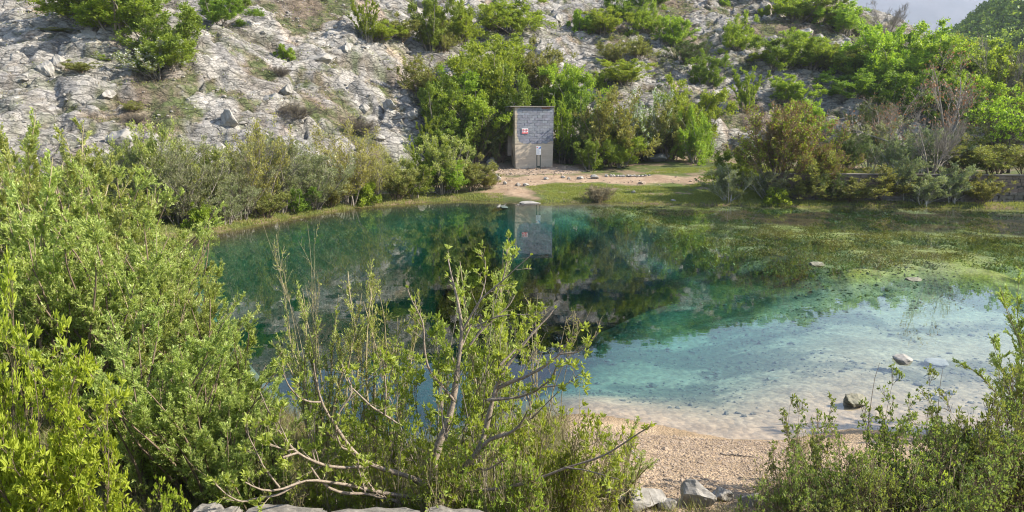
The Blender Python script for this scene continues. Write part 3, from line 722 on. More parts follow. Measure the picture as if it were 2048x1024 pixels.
row('on the upper slope mirrored in the pool', 'shrubs on the upper slope seen mirrored in the pool', [(['mid', 'dark', 'bright'][k % 3], ['green shrub', 'dark shrub', 'light green shrub'][k % 3], 640+k*62+(k*29 % 25), -75+(k*31 % 25), -20, 80+(k*17 % 30), 95+(k*7 % 8)) for k in range(13)])
plant('bare_tree', 'bare_tree', 'tree', 1768, -4, 78, 84, 'leafless grey tree standing against the hazy mountain')
# --- right wood
RW = [('mid', 1700, 85, 165, 100), ('bright', 1745, 55, 175, 120), ('mid', 1700, 140, 215, 90), ('bright', 1800, 60, 190, 130), ('bright', 1850, 45, 175, 100), ('mid', 1780, 130, 230, 110),
 ('olive', 1900, 70, 190, 100), ('bright', 1945, 85, 210, 110), ('mid', 1990, 95, 220, 100), ('bright', 2040, 80, 215, 110), ('mid', 1880, 130, 250, 110), ('bright', 1935, 150, 270, 100), ('olive', 2010, 130, 260, 110), ('mid', 2060, 120, 280, 90), ('dark', 1740, 200, 290, 90), ('dark', 1990, 220, 320, 110)]
row('in the wood on the right', 'spring green trees of the right wood', [(k, {'mid': 'mid green tree', 'bright': 'yellow-green tree', 'olive': 'olive budding tree', 'dark': 'dark green tree'}[k], a, b, c, d) for k, a, b, c, d in RW], 'tree', 'tree')
plant('bare_tree', 'bare_tree', 'tree', 1985, 70, 250, 110, 'leafless dark tree inside the wood on the right')
plant('bare_tree', 'bare_tree', 'tree', 2045, 80, 230, 90, 'leafless dark tree at the right edge of the wood')
plant('bud_tree', 'budding_tree', 'tree', 1880, 95, 345, 230, 'tall open tree with orange buds behind the stone wall', var=0)
plant('bud_tree', 'budding_tree', 'tree', 1765, 165, 330, 130, 'smaller open tree with orange buds and pale stems', var=1)
plant('bare_tree', 'bare_tree', 'tree', 1860, 220, 350, 110, 'low pale leafless tree just behind the stone wall')
plant('half_tree', 'young_tree', 'tree', 2012, 175, 345, 130, 'young tree with dark trunk and fresh green leaves above the wall')
plant('brownbush', 'budding_shrub', 'shrub', 1555, 205, 372, 190, 'large red-brown budding shrub at the end of the stone wall')
row('on the terrace behind the stone wall', 'pale shrubs on the wall terrace', [('silver', 'pale grey-green shrub', 1740, 235, 338, 110), ('silver', 'silvery shrub', 1835, 255, 345, 120), ('silver', 'pale shrub', 1785, 270, 345, 80), ('olive', 'dull green shrub', 1930, 270, 346, 110),
  ('olive', 'low olive shrub', 1990, 290, 350, 110), ('dark', 'dark shrub', 1690, 260, 345, 70), ('dark', 'dark shrub', 1900, 250, 340, 90), ('olive', 'low olive shrub', 2050, 280, 350, 80)])
row('at the foot of the stone wall', 'grey-green bushes at the water by the wall', [('silver', 'grey-green bush', 1455, 328, 402, 80), ('silver', 'grey bush', 1535, 335, 398, 80), ('olive', 'brownish bush', 1600, 345, 402, 90), ('silver', 'pale bush', 1845, 345, 408, 100),
  ('low', 'small light bush', 1545, 375, 406, 50), ('olive', 'thin bush', 1700, 355, 404, 90)])
plant('straw_tuft', 'dry_bush', 'shrub', 1198, 368, 402, 56, 'dry straw-coloured bush on the far shore opposite the viewer')
# --- far left bank thicket
row('along the far left bank', 'willows and bushes along the far left bank', [
 ('far_willow_green', 'green willow', 205, 310, 430, 90), ('far_willow', 'grey-green willow', 262, 290, 440, 100), ('far_willow_green', 'tall pointed willow', 310, 245, 445, 90), ('far_willow', 'tall grey willow', 365, 275, 448, 110),
 ('far_willow_green', 'dense willow', 412, 290, 445, 100), ('far_willow', 'low grey willow', 450, 350, 448, 80), ('far_willow_yellow', 'yellowish willow', 510, 240, 432, 110), ('far_willow', 'grey willow', 560, 275, 425, 120),
 ('far_willow', 'grey-brown willow', 625, 300, 418, 110), ('far_willow_yellow', 'yellow-flowering willow', 700, 245, 410, 110), ('far_willow_yellow', 'low yellow willow', 755, 290, 402, 70), ('olive', 'brown-stemmed bush', 795, 315, 400, 90),
 ('column', 'upright green bush', 862, 275, 388, 60), ('far_willow_green', 'green willow', 885, 270, 388, 100), ('olive', 'grey-brown bush', 945, 310, 384, 84)], 'bank_willow', 'willow')
row('low at the far left water edge', 'low bushes along the far left water edge', [
 ('low', 'green cushion bush', 245, 395, 445, 70), ('olive', 'brownish low bush', 300, 385, 452, 70), ('low', 'light green low bush', 395, 405, 455, 60), ('olive', 'twiggy low bush', 535, 370, 436, 80), ('mid', 'green low bush', 590, 365, 424, 70),
 ('olive', 'olive low bush', 660, 350, 414, 80), ('low', 'green low bush', 725, 360, 406, 60), ('mid', 'green low bush', 830, 325, 396, 70), ('bright', 'light green low bush', 905, 320, 388, 70), ('olive', 'grey-brown bush', 975, 335, 378, 50), ('far_willow', 'grey willow', 480, 290, 440, 90), ('mid', 'deep green bush', 345, 300, 430, 90)])
row('at the right water edge', 'bushes hiding the stone wall', [('olive', 'brown-green bush', 1625, 300, 398, 100), ('mid', 'dark green bush', 1490, 290, 372, 90), ('brownbush', 'reddish bush', 1640, 285, 372, 110), ('olive', 'thin grey-green bush', 1760, 330, 402, 100), ('silver', 'silver bush', 1800, 310, 400, 90), ('silver', 'silver bush', 1900, 325, 405, 90), ('olive', 'olive bush', 1960, 345, 408, 70), ('dark', 'dark bush', 1660, 340, 402, 70)])
# --- foreground willows, left
row('in the back row of the left thicket', 'back willows of the left foreground thicket', [
 ('near_willow', 'tall leafy willow', 20, 235, 520, 230, 17.5), ('near_willow', 'tall willow', 120, 255, 560, 220, 16), ('near_willow_dense', 'grey-green willow', 215, 330, 560, 190, 16), ('near_willow', 'willow', 270, 400, 600, 170, 14.5), ('near_willow_dense', 'low willow by the water', 335, 455, 620, 130, 14)], 'willow', 'willow')
row('in the middle row of the left thicket', 'middle willows of the left foreground thicket', [
 ('near_willow', 'tall willow', 60, 330, 800, 260, 10.5), ('near_willow_dense', 'dense willow', 190, 420, 800, 230, 10.8), ('near_willow', 'willow with tan wands', 300, 470, 800, 190, 10.8), ('near_willow_dense', 'bushy willow', 385, 560, 820, 170, 10.5), ('near_willow_dense', 'bushy willow touching the water', 455, 640, 850, 150, 9.9)], 'willow', 'willow')
row('in the front row of the left thicket', 'front willows of the left foreground thicket', [
 ('near_willow_dense', 'dark dense willow', 300, 640, 960, 230, 8.0), ('near_willow_dense', 'dense willow', 420, 720, 970, 200, 7.9), ('near_willow_dense', 'low willow by the fig', 520, 800, 985, 150, 7.6)], 'willow', 'willow')
row('in the left foreground corner', 'lime-green shrubs in the left foreground corner', [
 ('lime_shrub', 'tall lime-green shrub', 15, 540, 1010, 150, 6.2), ('lime_shrub', 'lime-green shrub', 90, 650, 1040, 230, 5.8), ('lime_shrub', 'lime-green shrub', 165, 800, 1050, 180, 5.6), ('lime_shrub', 'low lime-green sprig', 320, 965, 1060, 90, 5.6)])
# --- thin willows behind the fig tree
plant('thin_willow', 'willow', 'willow', 650, 560, 930, 160, 'slender sparse willow left behind the fig tree', Y=9.6, var=0)
plant('bare_wands', 'willow', 'willow', 652, 445, 930, 100, 'bare upright willow wands with yellow catkins', Y=9.8)
plant('thin_willow', 'willow', 'willow', 745, 540, 930, 170, 'leafy slender willow between wands and fig tree', Y=9.4, var=1)
plant('thin_willow', 'willow', 'willow', 955, 500, 930, 200, 'slender willow behind the top of the fig tree', Y=9.3, var=0)
plant('bare_wands', 'willow', 'willow', 1060, 590, 900, 120, 'bare thin wands right behind the fig tree', Y=9.2)
row('tangled in the fig tree', 'elder shrubs tangled in the fig tree', [
 ('elder', 'elder', 660, 740, 1000, 150, 7.6), ('elder', 'elder', 770, 690, 1000, 200, 7.7), ('elder', 'tall elder', 890, 580, 1000, 220, 7.9), ('elder', 'tall elder', 985, 560, 1000, 200, 8.0), ('elder_low', 'low elder', 1090, 780, 1010, 220, 7.3),
 ('elder_low', 'low elder', 840, 850, 1020, 240, 7.0), ('elder_low', 'low elder', 690, 880, 1020, 200, 7.2), ('elder_low', 'low elder', 1000, 860, 1030, 220, 6.9)], 'elder_shrub', 'shrub')
row('low under the fig tree', 'dead pale brush under the fig tree', [('dead_brush', 'pale dead brush', 905, 860, 1030, 200, 6.9), ('dead_brush', 'pale dead brush', 1040, 880, 1030, 180, 6.8), ('dead_brush', 'pale dead brush', 780, 890, 1020, 180, 7.0), ('dead_brush', 'pale twiggy brush', 600, 880, 1020, 190, 7.3)], 'dead_brush', 'brush')
row('in the brambles at the right', 'dead brush among the brambles', [('dead_brush', 'pale dead brush', 1590, 850, 1000, 170, 7.9), ('dead_brush', 'pale dead brush', 1760, 880, 1030, 200, 6.9), ('dead_brush', 'grey dead brush', 1900, 900, 1040, 200, 6.6)], 'dead_brush', 'brush')
row('beside the gravel beach', 'small bushes beside the gravel beach', [('elder_low', 'light green bush', 1175, 850, 1030, 190, 7.2), ('thin_willow', 'feathery light bush', 1240, 840, 1010, 130, 7.7)])
# --- right foreground
row('in the right foreground', 'bramble bushes in the right foreground', [
 ('bramble', 'dense bramble', 1600, 880, 1040, 220, 7.0), ('bramble_arch', 'arching bramble', 1610, 790, 980, 190, 8.0), ('bramble', 'bramble', 1720, 860, 1030, 260, 7.1), ('bramble_arch', 'tall arching bramble', 1760, 745, 990, 220, 7.8), ('bramble', 'dense bramble', 1850, 850, 1030, 280, 7.0),
 ('bramble_arch', 'tall arching bramble', 1880, 750, 980, 220, 8.0), ('bramble', 'high dense bramble', 1960, 790, 1000, 260, 7.6), ('bramble', 'dense bramble', 2030, 770, 1020, 260, 7.3), ('bramble', 'low bramble', 1950, 920, 1060, 300, 6.4), ('bramble', 'low bramble', 1690, 940, 1060, 260, 6.4)], 'bramble', 'bramble')
plant('near_willow', 'willow', 'willow', 2085, 575, 860, 150, 'willow leaning in from the right edge over shallow water', Y=10.2, var=1)

# ------------------------------------------------------------------ FIG TREE (limbs follow the photographed ones, each at its own depth)
def fig_tree():
    rng = np.random.default_rng(77)
    # (points in photograph pixels, start distance, end distance, start radius, end radius)
    LB = [
     ([(872,1004),(835,1013),(800,1004),(768,996),(730,986),(689,988),(660,978),(638,960),(622,934)], 7.0,6.5,.026,.009),
     ([(730,986),(725,963),(717,940),(716,918)], 6.75,6.7,.010,.005),
     ([(866,985),(840,962),(812,950),(778,942),(736,929),(705,902),(686,877),(670,849),(651,823),(641,804),(638,785),(630,757),(627,725)], 7.1,6.6,.034,.006),
     ([(670,846),(680,820),(698,798),(705,779),(692,747),(684,728)], 6.75,6.9,.012,.005),
     ([(704,776),(745,815),(770,830),(800,850)], 6.85,7.1,.008,.010),
     ([(641,804),(619,804),(597,795),(578,773),(566,747)], 6.7,6.4,.011,.005),
     ([(705,902),(683,896),(673,871),(671,849)], 6.85,6.7,.012,.008),
     ([(736,932),(705,936),(660,934),(641,928),(616,918),(594,906),(578,890),(556,861),(543,836),(531,811),(520,784)], 6.9,6.2,.019,.005),
     ([(594,906),(565,915)], 6.35,6.2,.012,.009), ([(590,898),(572,901),(531,884)], 6.3,6.1,.008,.004),
     ([(578,890),(566,862),(555,840)], 6.3,6.3,.007,.003),
     ([(860,1000),(760,985),(690,968),(640,962),(613,958),(578,974),(547,985),(512,978),(490,964)], 6.95,5.9,.026,.006),
     ([(559,975),(527,934),(512,902),(499,877),(490,850)], 6.15,5.9,.010,.004),
     ([(600,962),(560,990),(512,997),(483,1005),(455,991),(431,969)], 6.4,5.8,.014,.005),
     ([(868,1006),(866,972),(863,930),(879,884),(895,842),(907,827),(907,792),(915,740),(925,668),(920,620),(911,583),(901,546),(896,518)], 7.1,7.6,.052,.006),
     ([(907,800),(888,776),(870,755),(857,741),(848,700),(848,651),(838,625),(820,597),(815,577)], 7.3,7.1,.016,.005),
     ([(925,690),(940,655),(960,600),(972,560),(970,520)], 7.5,7.8,.010,.004),
     ([(872,1004),(890,978),(911,956),(942,921),(977,877),(1021,868),(1043,849),(1053,826)], 7.1,6.7,.048,.007),
     ([(942,921),(964,890),(977,836),(990,779),(1002,747),(1030,711),(1055,680),(1072,654),(1092,643),(1109,617)], 6.95,7.2,.034,.006),
     ([(990,779),(1020,764),(1047,756),(1089,733),(1120,708),(1134,688),(1149,663)], 7.05,6.9,.022,.006),
     ([(1120,708),(1154,705),(1177,688),(1197,665)], 6.93,6.8,.011,.005),
     ([(975,800),(1037,795),(1072,782),(1104,757),(1112,735)], 7.0,6.7,.018,.006), ([(1085,774),(1110,772),(1135,768),(1164,744)], 6.8,6.6,.009,.004),
     ([(1055,790),(1062,815),(1060,842),(1085,815),(1114,786)], 6.9,6.7,.010,.004),
     ([(940,690),(959,665),(996,631),(1018,612),(1030,590)], 7.4,7.5,.012,.005),
     ([(925,660),(962,597),(1004,563),(1030,538),(1061,511)], 7.45,7.3,.013,.005), ([(1004,563),(1007,555),(1013,527),(1014,498)], 7.38,7.4,.007,.004),
     ([(950,655),(990,634),(1024,629),(1072,630)], 7.4,7.2,.009,.004),
     ([(942,921),(953,938),(975,940),(1000,925),(1018,910)], 6.95,6.8,.014,.004),
     ([(860,998),(905,985),(1000,978),(1069,962),(1130,935),(1205,915),(1243,890),(1274,868),(1301,852)], 7.0,6.4,.026,.005),
     ([(1130,935),(1170,940),(1215,952),(1240,960)], 6.7,6.3,.008,.004),
     ([(885,800),(884,840),(892,880),(920,898)], 7.1,6.9,.009,.007), ([(884,840),(882,800),(884,760)], 7.0,7.0,.007,.004),
     ([(1000,730),(1030,700),(1075,660)], 7.15,7.3,.012,.005),
     ([(700,800),(735,760),(770,725),(790,700)], 6.9,7.1,.006,.003), ([(770,830),(772,780),(768,730),(760,700)], 7.0,7.1,.010,.005),
    ]
    m = 18; Ps, Rs, tips = [], [], []
    for pts, d0, d1, r0, r1 in LB:
        W = np.array([at_dist(a, b, d0+(d1-d0)*i/(len(pts)-1)) for i, (a, b) in enumerate(pts)])
        s = np.concatenate([[0], np.cumsum(np.linalg.norm(np.diff(W, axis=0), axis=1))]); t = np.linspace(0, s[-1], m)
        P = np.stack([np.interp(t, s, W[:, k]) for k in range(3)], 1)
        P[1:-1] = .25*P[:-2]+.5*P[1:-1]+.25*P[2:]
        kn = rng.normal(size=(m,)); kn[0] = 0
        Ps.append(P); Rs.append(np.linspace(r0, r1, m)*(1+.12*kn)); tips.append((P[-1], nrm(P[-1]-P[-2])))
    P = np.array(Ps); R = np.abs(np.array(Rs))
    base = np.array([P[14, 0, 0], P[14, 0, 1], 0]); base[2] = float(ground_z(base[0], base[1]))
    root = np.array([base+[0, 0, -.15]+(P[14, 0]-base)*0, P[14, 0]])
    rp = np.linspace(0, 1, m)[:, None]*(P[14, 1]-root[0])+root[0]
    P = np.concatenate([P, rp[None]]); R = np.concatenate([R, np.linspace(.085, .05, m)[None]])
    o = P[-1, 0].copy(); P0 = P-o
    e = tag(empty('fig_tree', o), 'crooked grey-barked fig tree with nearly bare upturned limbs in the middle foreground', 'tree')
    trunkVF = tubes(P0, R, 8)
    # side twigs and the small fresh leaf bunches
    a, ra = kids(P0[:-1], R[:-1], 5, (.25, 1), .26, (.4, 1.1), 6, rng, (0, 0, .5), .08, rr=.45, dl=.4); ra = np.maximum(ra, .0022)
    b, rb = kids(a, ra, 3, (.3, 1), .14, (.3, 1.0), 4, rng, (0, 0, .4), .1); 
    aVF = tubes(a, ra, 5); bVF = tubes(b, np.maximum(rb, .0015), 3); V_, F_ = joinVF([trunkVF, aVF, bVF])
    mi = np.zeros(len(F_)); mi[len(trunkVF[1])+len(aVF[1]):] = 1
    link('branches', npmesh('fig_branches', V_, F_, [B['fig'], B['wand']], smooth=True, midx=mi), e)
    sel = rng.permutation(len(b))[:int(len(b)*.62)]
    tp = np.array([[p-d*.015, p, p+d*.02] for p, d in tips])-o
    lv = joinL([leaves(b[sel], 7, .058, .42, rng, (.5, 1), 1.4, .3, .004, True), leaves(a, 3, .05, .42, rng, (.5, 1), 1.4, .3, .004, True), leaves(tp, 5, .032, .5, rng, (.3, 1), .7, .5, .003, True)])
    link('foliage', npmesh('fig_leaves', lv[0], lv[1], [G['elder']], {'tint': ('FLOAT', lv[2])}), e)
fig_tree()

# ------------------------------------------------------------------ BLOCK HUT
def boxVF(x0, x1, y0, y1, z0, z1):
    V_ = np.array([(x0,y0,z0),(x1,y0,z0),(x1,y1,z0),(x0,y1,z0),(x0,y0,z1),(x1,y0,z1),(x1,y1,z1),(x0,y1,z1)], float)
    F_ = np.array([(0,3,2,1),(4,5,6,7),(0,1,5,4),(1,2,6,5),(2,3,7,6),(3,0,4,7)]); return V_, F_
def bevelmesh(me, w_=.01, seg=1):
    import bmesh
    bm = bmesh.new(); bm.from_mesh(me); bmesh.ops.bevel(bm, geom=bm.edges[:], offset=w_, segments=seg, affect='EDGES', profile=.6); bm.to_mesh(me); bm.free(); return me
def m_block(name):
    m, nt, o = newmat(name)
    at = N(nt, 'ShaderNodeAttribute', attribute_name='Col'); tc = N(nt, 'ShaderNodeTexCoord')
    f = noise(nt, 5, 5, .7, tc.outputs['Object']); f2 = noise(nt, 60, 3, .6, tc.outputs['Object'])
    sp = N(nt, 'ShaderNodeSeparateXYZ'); nt.links.new(tc.outputs['Object'], sp.inputs[0])
    # overpainted patch: bluish grey, ragged outline
    d1 = N(nt, 'ShaderNodeVectorMath', operation='MULTIPLY_ADD'); nt.links.new(tc.outputs['Object'], d1.inputs[0]); d1.inputs[1].default_value = (1/1.60, 0, 1/1.62); d1.inputs[2].default_value = (-.12, 0, -3.20/1.62)
    nv = noise(nt, 1.6, 3, .6, tc.outputs['Object'], 1)
    ad = N(nt, 'ShaderNodeVectorMath', operation='MULTIPLY_ADD'); nt.links.new(nv, ad.inputs[0]); ad.inputs[1].default_value = (.5, 0, .5); nt.links.new(d1.outputs[0], ad.inputs[2])
    sb = N(nt, 'ShaderNodeVectorMath', operation='SUBTRACT'); nt.links.new(ad.outputs[0], sb.inputs[0]); sb.inputs[1].default_value = (.25, 0, .25)
    s2 = N(nt, 'ShaderNodeSeparateXYZ'); nt.links.new(sb.outputs[0], s2.inputs[0])
    def p4(sock):
        q = N(nt, 'ShaderNodeMath', operation='ABSOLUTE'); nt.links.new(sock, q.inputs[0])
        q2 = N(nt, 'ShaderNodeMath', operation='POWER'); nt.links.new(q.outputs[0], q2.inputs[0]); q2.inputs[1].default_value = 4; return q2.outputs[0]
    su = N(nt, 'ShaderNodeMath', operation='ADD'); nt.links.new(p4(s2.outputs[0]), su.inputs[0]); nt.links.new(p4(s2.outputs[2]), su.inputs[1])
    mask = mr(nt, su.outputs[0], .92, 1.0, 1, 0)
    base = mixc(nt, mr(nt, f, .3, .7), (.33, .275, .21), (.50, .43, .33))
    paint = mixc(nt, mr(nt, f, .35, .65), (.18, .185, .215), (.25, .258, .295))
    c = mixc(nt, mask, base, paint); c = mixc(nt, 1.0, c, at.outputs['Color'], 'MULTIPLY')
    p = N(nt, 'ShaderNodeBsdfPrincipled'); nt.links.new(c, p.inputs['Base Color']); p.inputs['Roughness'].default_value = .9
    b = N(nt, 'ShaderNodeBump'); b.inputs['Strength'].default_value = .4; b.inputs['Distance'].default_value = .01; nt.links.new(f2, b.inputs['Height']); nt.links.new(b.outputs[0], p.inputs['Normal'])
    nt.links.new(p.outputs[0], o.inputs[0]); return m
def m_concrete(name, ca, cb):
    m, nt, o = newmat(name)
    tc = N(nt, 'ShaderNodeTexCoord'); mp = N(nt, 'ShaderNodeMapping'); mp.inputs['Scale'].default_value = (.6, .6, 5); nt.links.new(tc.outputs['Object'], mp.inputs[0])
    f = noise(nt, 1.4, 6, .7, mp.outputs[0]); f2 = noise(nt, 6, 6, .7, tc.outputs['Object'])
    c = mixc(nt, mr(nt, f, .3, .7), ca, cb); c = mixc(nt, mr(nt, f2, .55, .75, 0, .5), c, (.22, .17, .12))
    p = N(nt, 'ShaderNodeBsdfPrincipled'); nt.links.new(c, p.inputs['Base Color']); p.inputs['Roughness'].default_value = .9
    b = N(nt, 'ShaderNodeBump'); b.inputs['Strength'].default_value = .5; b.inputs['Distance'].default_value = .02; nt.links.new(f, b.inputs['Height']); nt.links.new(b.outputs[0], p.inputs['Normal'])
    nt.links.new(p.outputs[0], o.inputs[0]); return m
M_conc = m_concrete('board_marked_concrete', (.44, .36, .27), (.60, .50, .38))
M_conc_d = m_concrete('weathered_concrete', (.16, .14, .12), (.28, .25, .21))
M_block = m_block('painted_blockwork')
M_rust = m_plain('rusty_steel', (.14, .05, .025), (.25, .09, .05), 12, .8, .3)
def hut():
    yh = 57.0; pl = at_dist(1034, 330, yh); pr_ = at_dist(1102, 322, yh)
    cx = (pl[0]+pr_[0])/2; W = (pr_[0]-pl[0])+.42; z0 = at_dist(1060, 329, yh)[2]
    Ht = at_dist(1060, 209, yh)[2]-z0; ang = radians(11)
    e = tag(empty('block_hut', (cx, yh, z0), ang), 'small tall block-built pump hut with a blue-grey painted front behind the pool', 'hut')
    hw = W/2; dep = 2.3; zp = 1.62
    rng = np.random.default_rng(3)
    # poured plinth with a slightly drawn-in foot
    V_, F_ = boxVF(-hw, hw, 0, dep, -.6, zp); V_[[0, 3, 4*0]] += 0
    V_[0] += [.10, .04, 0]; V_[3] += [.32, 0, 0]; V_[1] += [-.05, .03, 0]
    link('plinth', bevelmesh(npmesh('hut_plinth', V_, F_, [M_conc]), .015), e)
    # block courses: front and left side, inset mortar core behind
    parts, cols = [], []
    bh, bl, gp = .20, .40, .009
    nc = int((Ht-.12-zp)/bh); top = zp+nc*bh
    def addb(x0, x1, y0, y1, z0_, z1):
        V2, F2 = boxVF(x0, x1, y0, y1, z0_, z1); V2 += rng.normal(size=3)*np.array([.0, .006, .0]); parts.append((V2, F2)); cols.append(np.full((8, 3), rng.uniform(.80, 1.12))*rng.uniform(.97, 1.03, 3))
    for r in range(nc):
        z = zp+r*bh; x = -hw+(0 if r % 2 else -bl/2)
        while x < hw-.02:
            a_, b_ = max(x, -hw), min(x+bl, hw)
            if b_-a_ > .06: addb(a_+gp/2, b_-gp/2, -.02, .16, z+gp/2, z+bh-gp/2)
            x += bl
        y = .16+(0 if r % 2 else -bl/2)
        while y < dep*.42:
            a_, b_ = max(y, .16), min(y+bl, dep*.42)
            if b_-a_ > .06: addb(-hw-.005, -hw+.17, a_+gp/2, b_-gp/2, z+gp/2, z+bh-gp/2)
            y += bl
    V_, F_ = joinVF(parts); cc = np.concatenate([np.concatenate(cols), np.ones((len(V_), 1))], 1)
    link('block_wall', npmesh('hut_blocks', V_, F_, [M_block], {'Col': ('FLOAT_COLOR', cc)}), e)
    V_, F_ = boxVF(-hw+.03, hw-.004, .012, dep-.01, zp-.002, top+.01); link('core_wall', npmesh('hut_core', V_, F_, [M_conc_d]), e)
    V_, F_ = boxVF(-hw-.32, -hw+.028, dep*.55, dep, zp*.4, top); link('rear_pillar', npmesh('hut_pillar', V_, F_, [M_conc_d]), e)
    V_, F_ = boxVF(-hw-.38, hw+.06, -.14, dep+.1, top+.012, top+.095); link('roof', bevelmesh(npmesh('hut_roof', V_, F_, [M_conc_d]), .01), e)
    V_, F_ = boxVF(hw*.38, hw*.8, -.085, -.022, top-.10, top-.01); link('rusty_bracket', npmesh('hut_bracket', V_, F_, [M_rust]), e)
    # warning sign
    Mw = m_plain('sign_white', (.75, .74, .74), (.82, .81, .80), 6, .5, .02); Mr = m_plain('sign_red', (.62, .03, .05), (.70, .05, .06), 6, .5, .02); Mk = m_plain('sign_black', (.03,.03,.03), (.05,.05,.05), 6, .5, .02)
    sx, sz = at_dist(1049.5, 262, yh)[0]-cx, at_dist(1049, 262, yh)[2]-z0
    s = tag(empty('warning_sign', (cx+cos(ang)*sx, yh+sin(ang)*sx-.045, z0+sz), ang), 'white and red sign with two prohibition symbols on the painted hut wall', 'sign'); s.scale = (.86, 1, .86)
    V_, F_ = boxVF(-.29, .29, -.01, .01, -.235, .235); link('board', npmesh('ws_board', V_, F_, [Mw]), s)
    V_, F_ = boxVF(-.27, .27, -.014, -.0102, -.225, -.105); link('red_band', npmesh('ws_band', V_, F_, [Mr]), s)
    for k in range(7):
        w_ = .022+.01*((k*7) % 3); V_, F_ = boxVF(-.2+k*.06, -.2+k*.06+w_, -.017, -.0142, -.185, -.145); 
        if k == 0: pp = [(V_, F_)]
        else: pp.append((V_, F_))
    V_, F_ = joinVF(pp); link('lettering', npmesh('ws_text', V_, F_, [Mw]), s)
    for cx_, kind in ((-.14, 0), (.14, 1)):
        t = np.linspace(0, 2*pi, 33)[:-1]
        P = np.stack([cx_+.105*np.cos(t), np.full(32, -.0135), .065+.105*np.sin(t)], 1); P = np.concatenate([P, P[:1]])[None]
        a_ = tubes(P, np.full((1, 33), .013), 4)
        sl = tubes(np.array([[[cx_-.075, -.0165, .14], [cx_+.075, -.0165, -.01]]]), np.full((1, 2), .012), 4)
        V_, F_ = joinVF([a_, sl]); ring = link('prohibition_ring', npmesh('ws_ring', V_, F_, [Mr]), s)
        if kind == 0: fig = tubes(np.array([[[cx_-.05, -.012, .05], [cx_, -.012, .075], [cx_+.045, -.012, .04]], [[cx_-.02, -.012, .02], [cx_+.01, -.012, .06], [cx_+.03, -.012, .10]]]), np.full((2, 3), .010), 4)
        else: fig = tubes(np.array([[[cx_-.055, -.012, .035], [cx_, -.012, .055], [cx_+.055, -.012, .035]], [[cx_-.05, -.012, .075], [cx_, -.012, .09], [cx_+.05, -.012, .075]]]), np.full((2, 3), .010), 4)
        link('pictogram', npmesh('ws_pict', *fig, [Mk]), s)
hut()
def info_sign():
    p = on_ground(1076, 337); z = float(ground_z(p[0], p[1])); p[1] = min(p[1], 55.6)
    H = at_dist(1076, 292, p[1])[2]-z
    Mg = m_plain('dark_green_steel', (.012, .022, .016), (.03, .045, .035), 9, .5, .1); Mw = bpy.data.materials['sign_white']; Mb = m_plain('sign_blue', (.02, .13, .45), (.04, .18, .55), 6, .5, .02)
    Mt = m_plain('sign_grey_text', (.30, .32, .36), (.38, .40, .44), 6, .6, .02)
    e = tag(empty('info_sign', (p[0], p[1], z)), 'narrow white and blue information panel on two dark posts in front of the hut', 'sign')
    for sx, top in ((-.13, H-.62), (.13, H-.02)):
        V_, F_ = boxVF(sx-.035, sx+.035, -.03, .03, -.3, top if sx > 0 else H-.08); link('post', npmesh('is_post', V_, F_, [Mg]), e)
    V_, F_ = boxVF(-.095, .095, -.02, .02, .08, .22); link('foot_bar', npmesh('is_bar', V_, F_, [Mg]), e)
    V_, F_ = boxVF(-.18, .18, -.055, -.031, H-.66, H); link('panel', npmesh('is_panel', V_, F_, [Mw]), e)
    Vt = np.array([(-.02,-.059,H-.2),(.165,-.059,H-.2),(.165,-.059,H-.015),(-.02,-.0556,H-.2),(.165,-.0556,H-.2),(.165,-.0556,H-.015)]); Ft = np.array([(0,1,2),(3,5,4)])
    link('blue_corner', npmesh('is_blue', Vt, Ft, [Mb]), e)
    V_, F_ = boxVF(-.14, -.07, -.058, -.0552, H-.15, H-.08); link('red_emblem', npmesh('is_red', V_, F_, [bpy.data.materials['sign_red']]), e)
    pp = [boxVF(-.14, .14-.05*(k % 3), -.058, -.0552, H-.28-k*.045, H-.268-k*.045) for k in range(8)]
    V_, F_ = joinVF(pp); link('text_lines', npmesh('is_text', V_, F_, [Mt]), e)
info_sign()

# ------------------------------------------------------------------ STONES
M_stone = m_plain('pale_boulder', (.19, .175, .155), (.36, .335, .30), 3.5, .9, .6)
M_stone_w = m_plain('wet_mossy_rock', (.05, .055, .03), (.22, .20, .14), 7, .7, .6)
M_wallstone = m_plain('wall_stone', (.10, .085, .07), (.24, .205, .17), 4, .95, .6)
def stone_mesh(name, seed, n=3, rough=.22, mat=M_stone, cuts=9):
    import bmesh
    rng = np.random.default_rng(seed); bm = bmesh.new(); bmesh.ops.create_icosphere(bm, subdivisions=n, radius=1)
    V_ = np.array([v.co[:] for v in bm.verts]); F_ = np.array([[v.index for v in f.verts] for f in bm.faces]); bm.free()
    d = nrm(rng.normal(size=(cuts, 3))); off = rng.uniform(.45, .8, cuts)
    for k in range(cuts):
        s = V_@d[k]-off[k]; V_ = V_-np.maximum(s, 0)[:, None]*d[k]
    q = fbm(V_[:, 0]*3+V_[:, 2]*2+9, V_[:, 1]*3-V_[:, 2]+9, 1.0, seed, 3); V_ = V_*(1+rough*(q-.5))[:, None]
    V_ /= np.abs(V_).max(0)*2
    return npmesh(name, V_, F_, [mat], smooth=False)
SM = [stone_mesh('stone_shape', 200+i, mat=M_stone) for i in range(7)]
def stone(px, py, wpx, hpx, label, group=None, name='rock', cat='rock', me=None, rz=None, Y=None, z=None, mat=None, lift=.32):
    p = on_ground(px, py) if Y is None else at_dist(px, py, Y)
    if z is None: z = float(ground_z(p[0], p[1]))
    w_ = wpx/FPX*p[1]; h_ = hpx/FPX*p[1]*1.1
    o = link(name, me or rs.choice(SM)); o.location = (p[0], p[1], z+h_*lift); o.scale = (w_, w_*rs.uniform(.6, .9), h_*(1.25 if lift > .2 else .95)); o.rotation_euler = (0, 0, rs.uniform(-.4, .4) if rz is None else rz)
    tag(o, label, cat, group); return o
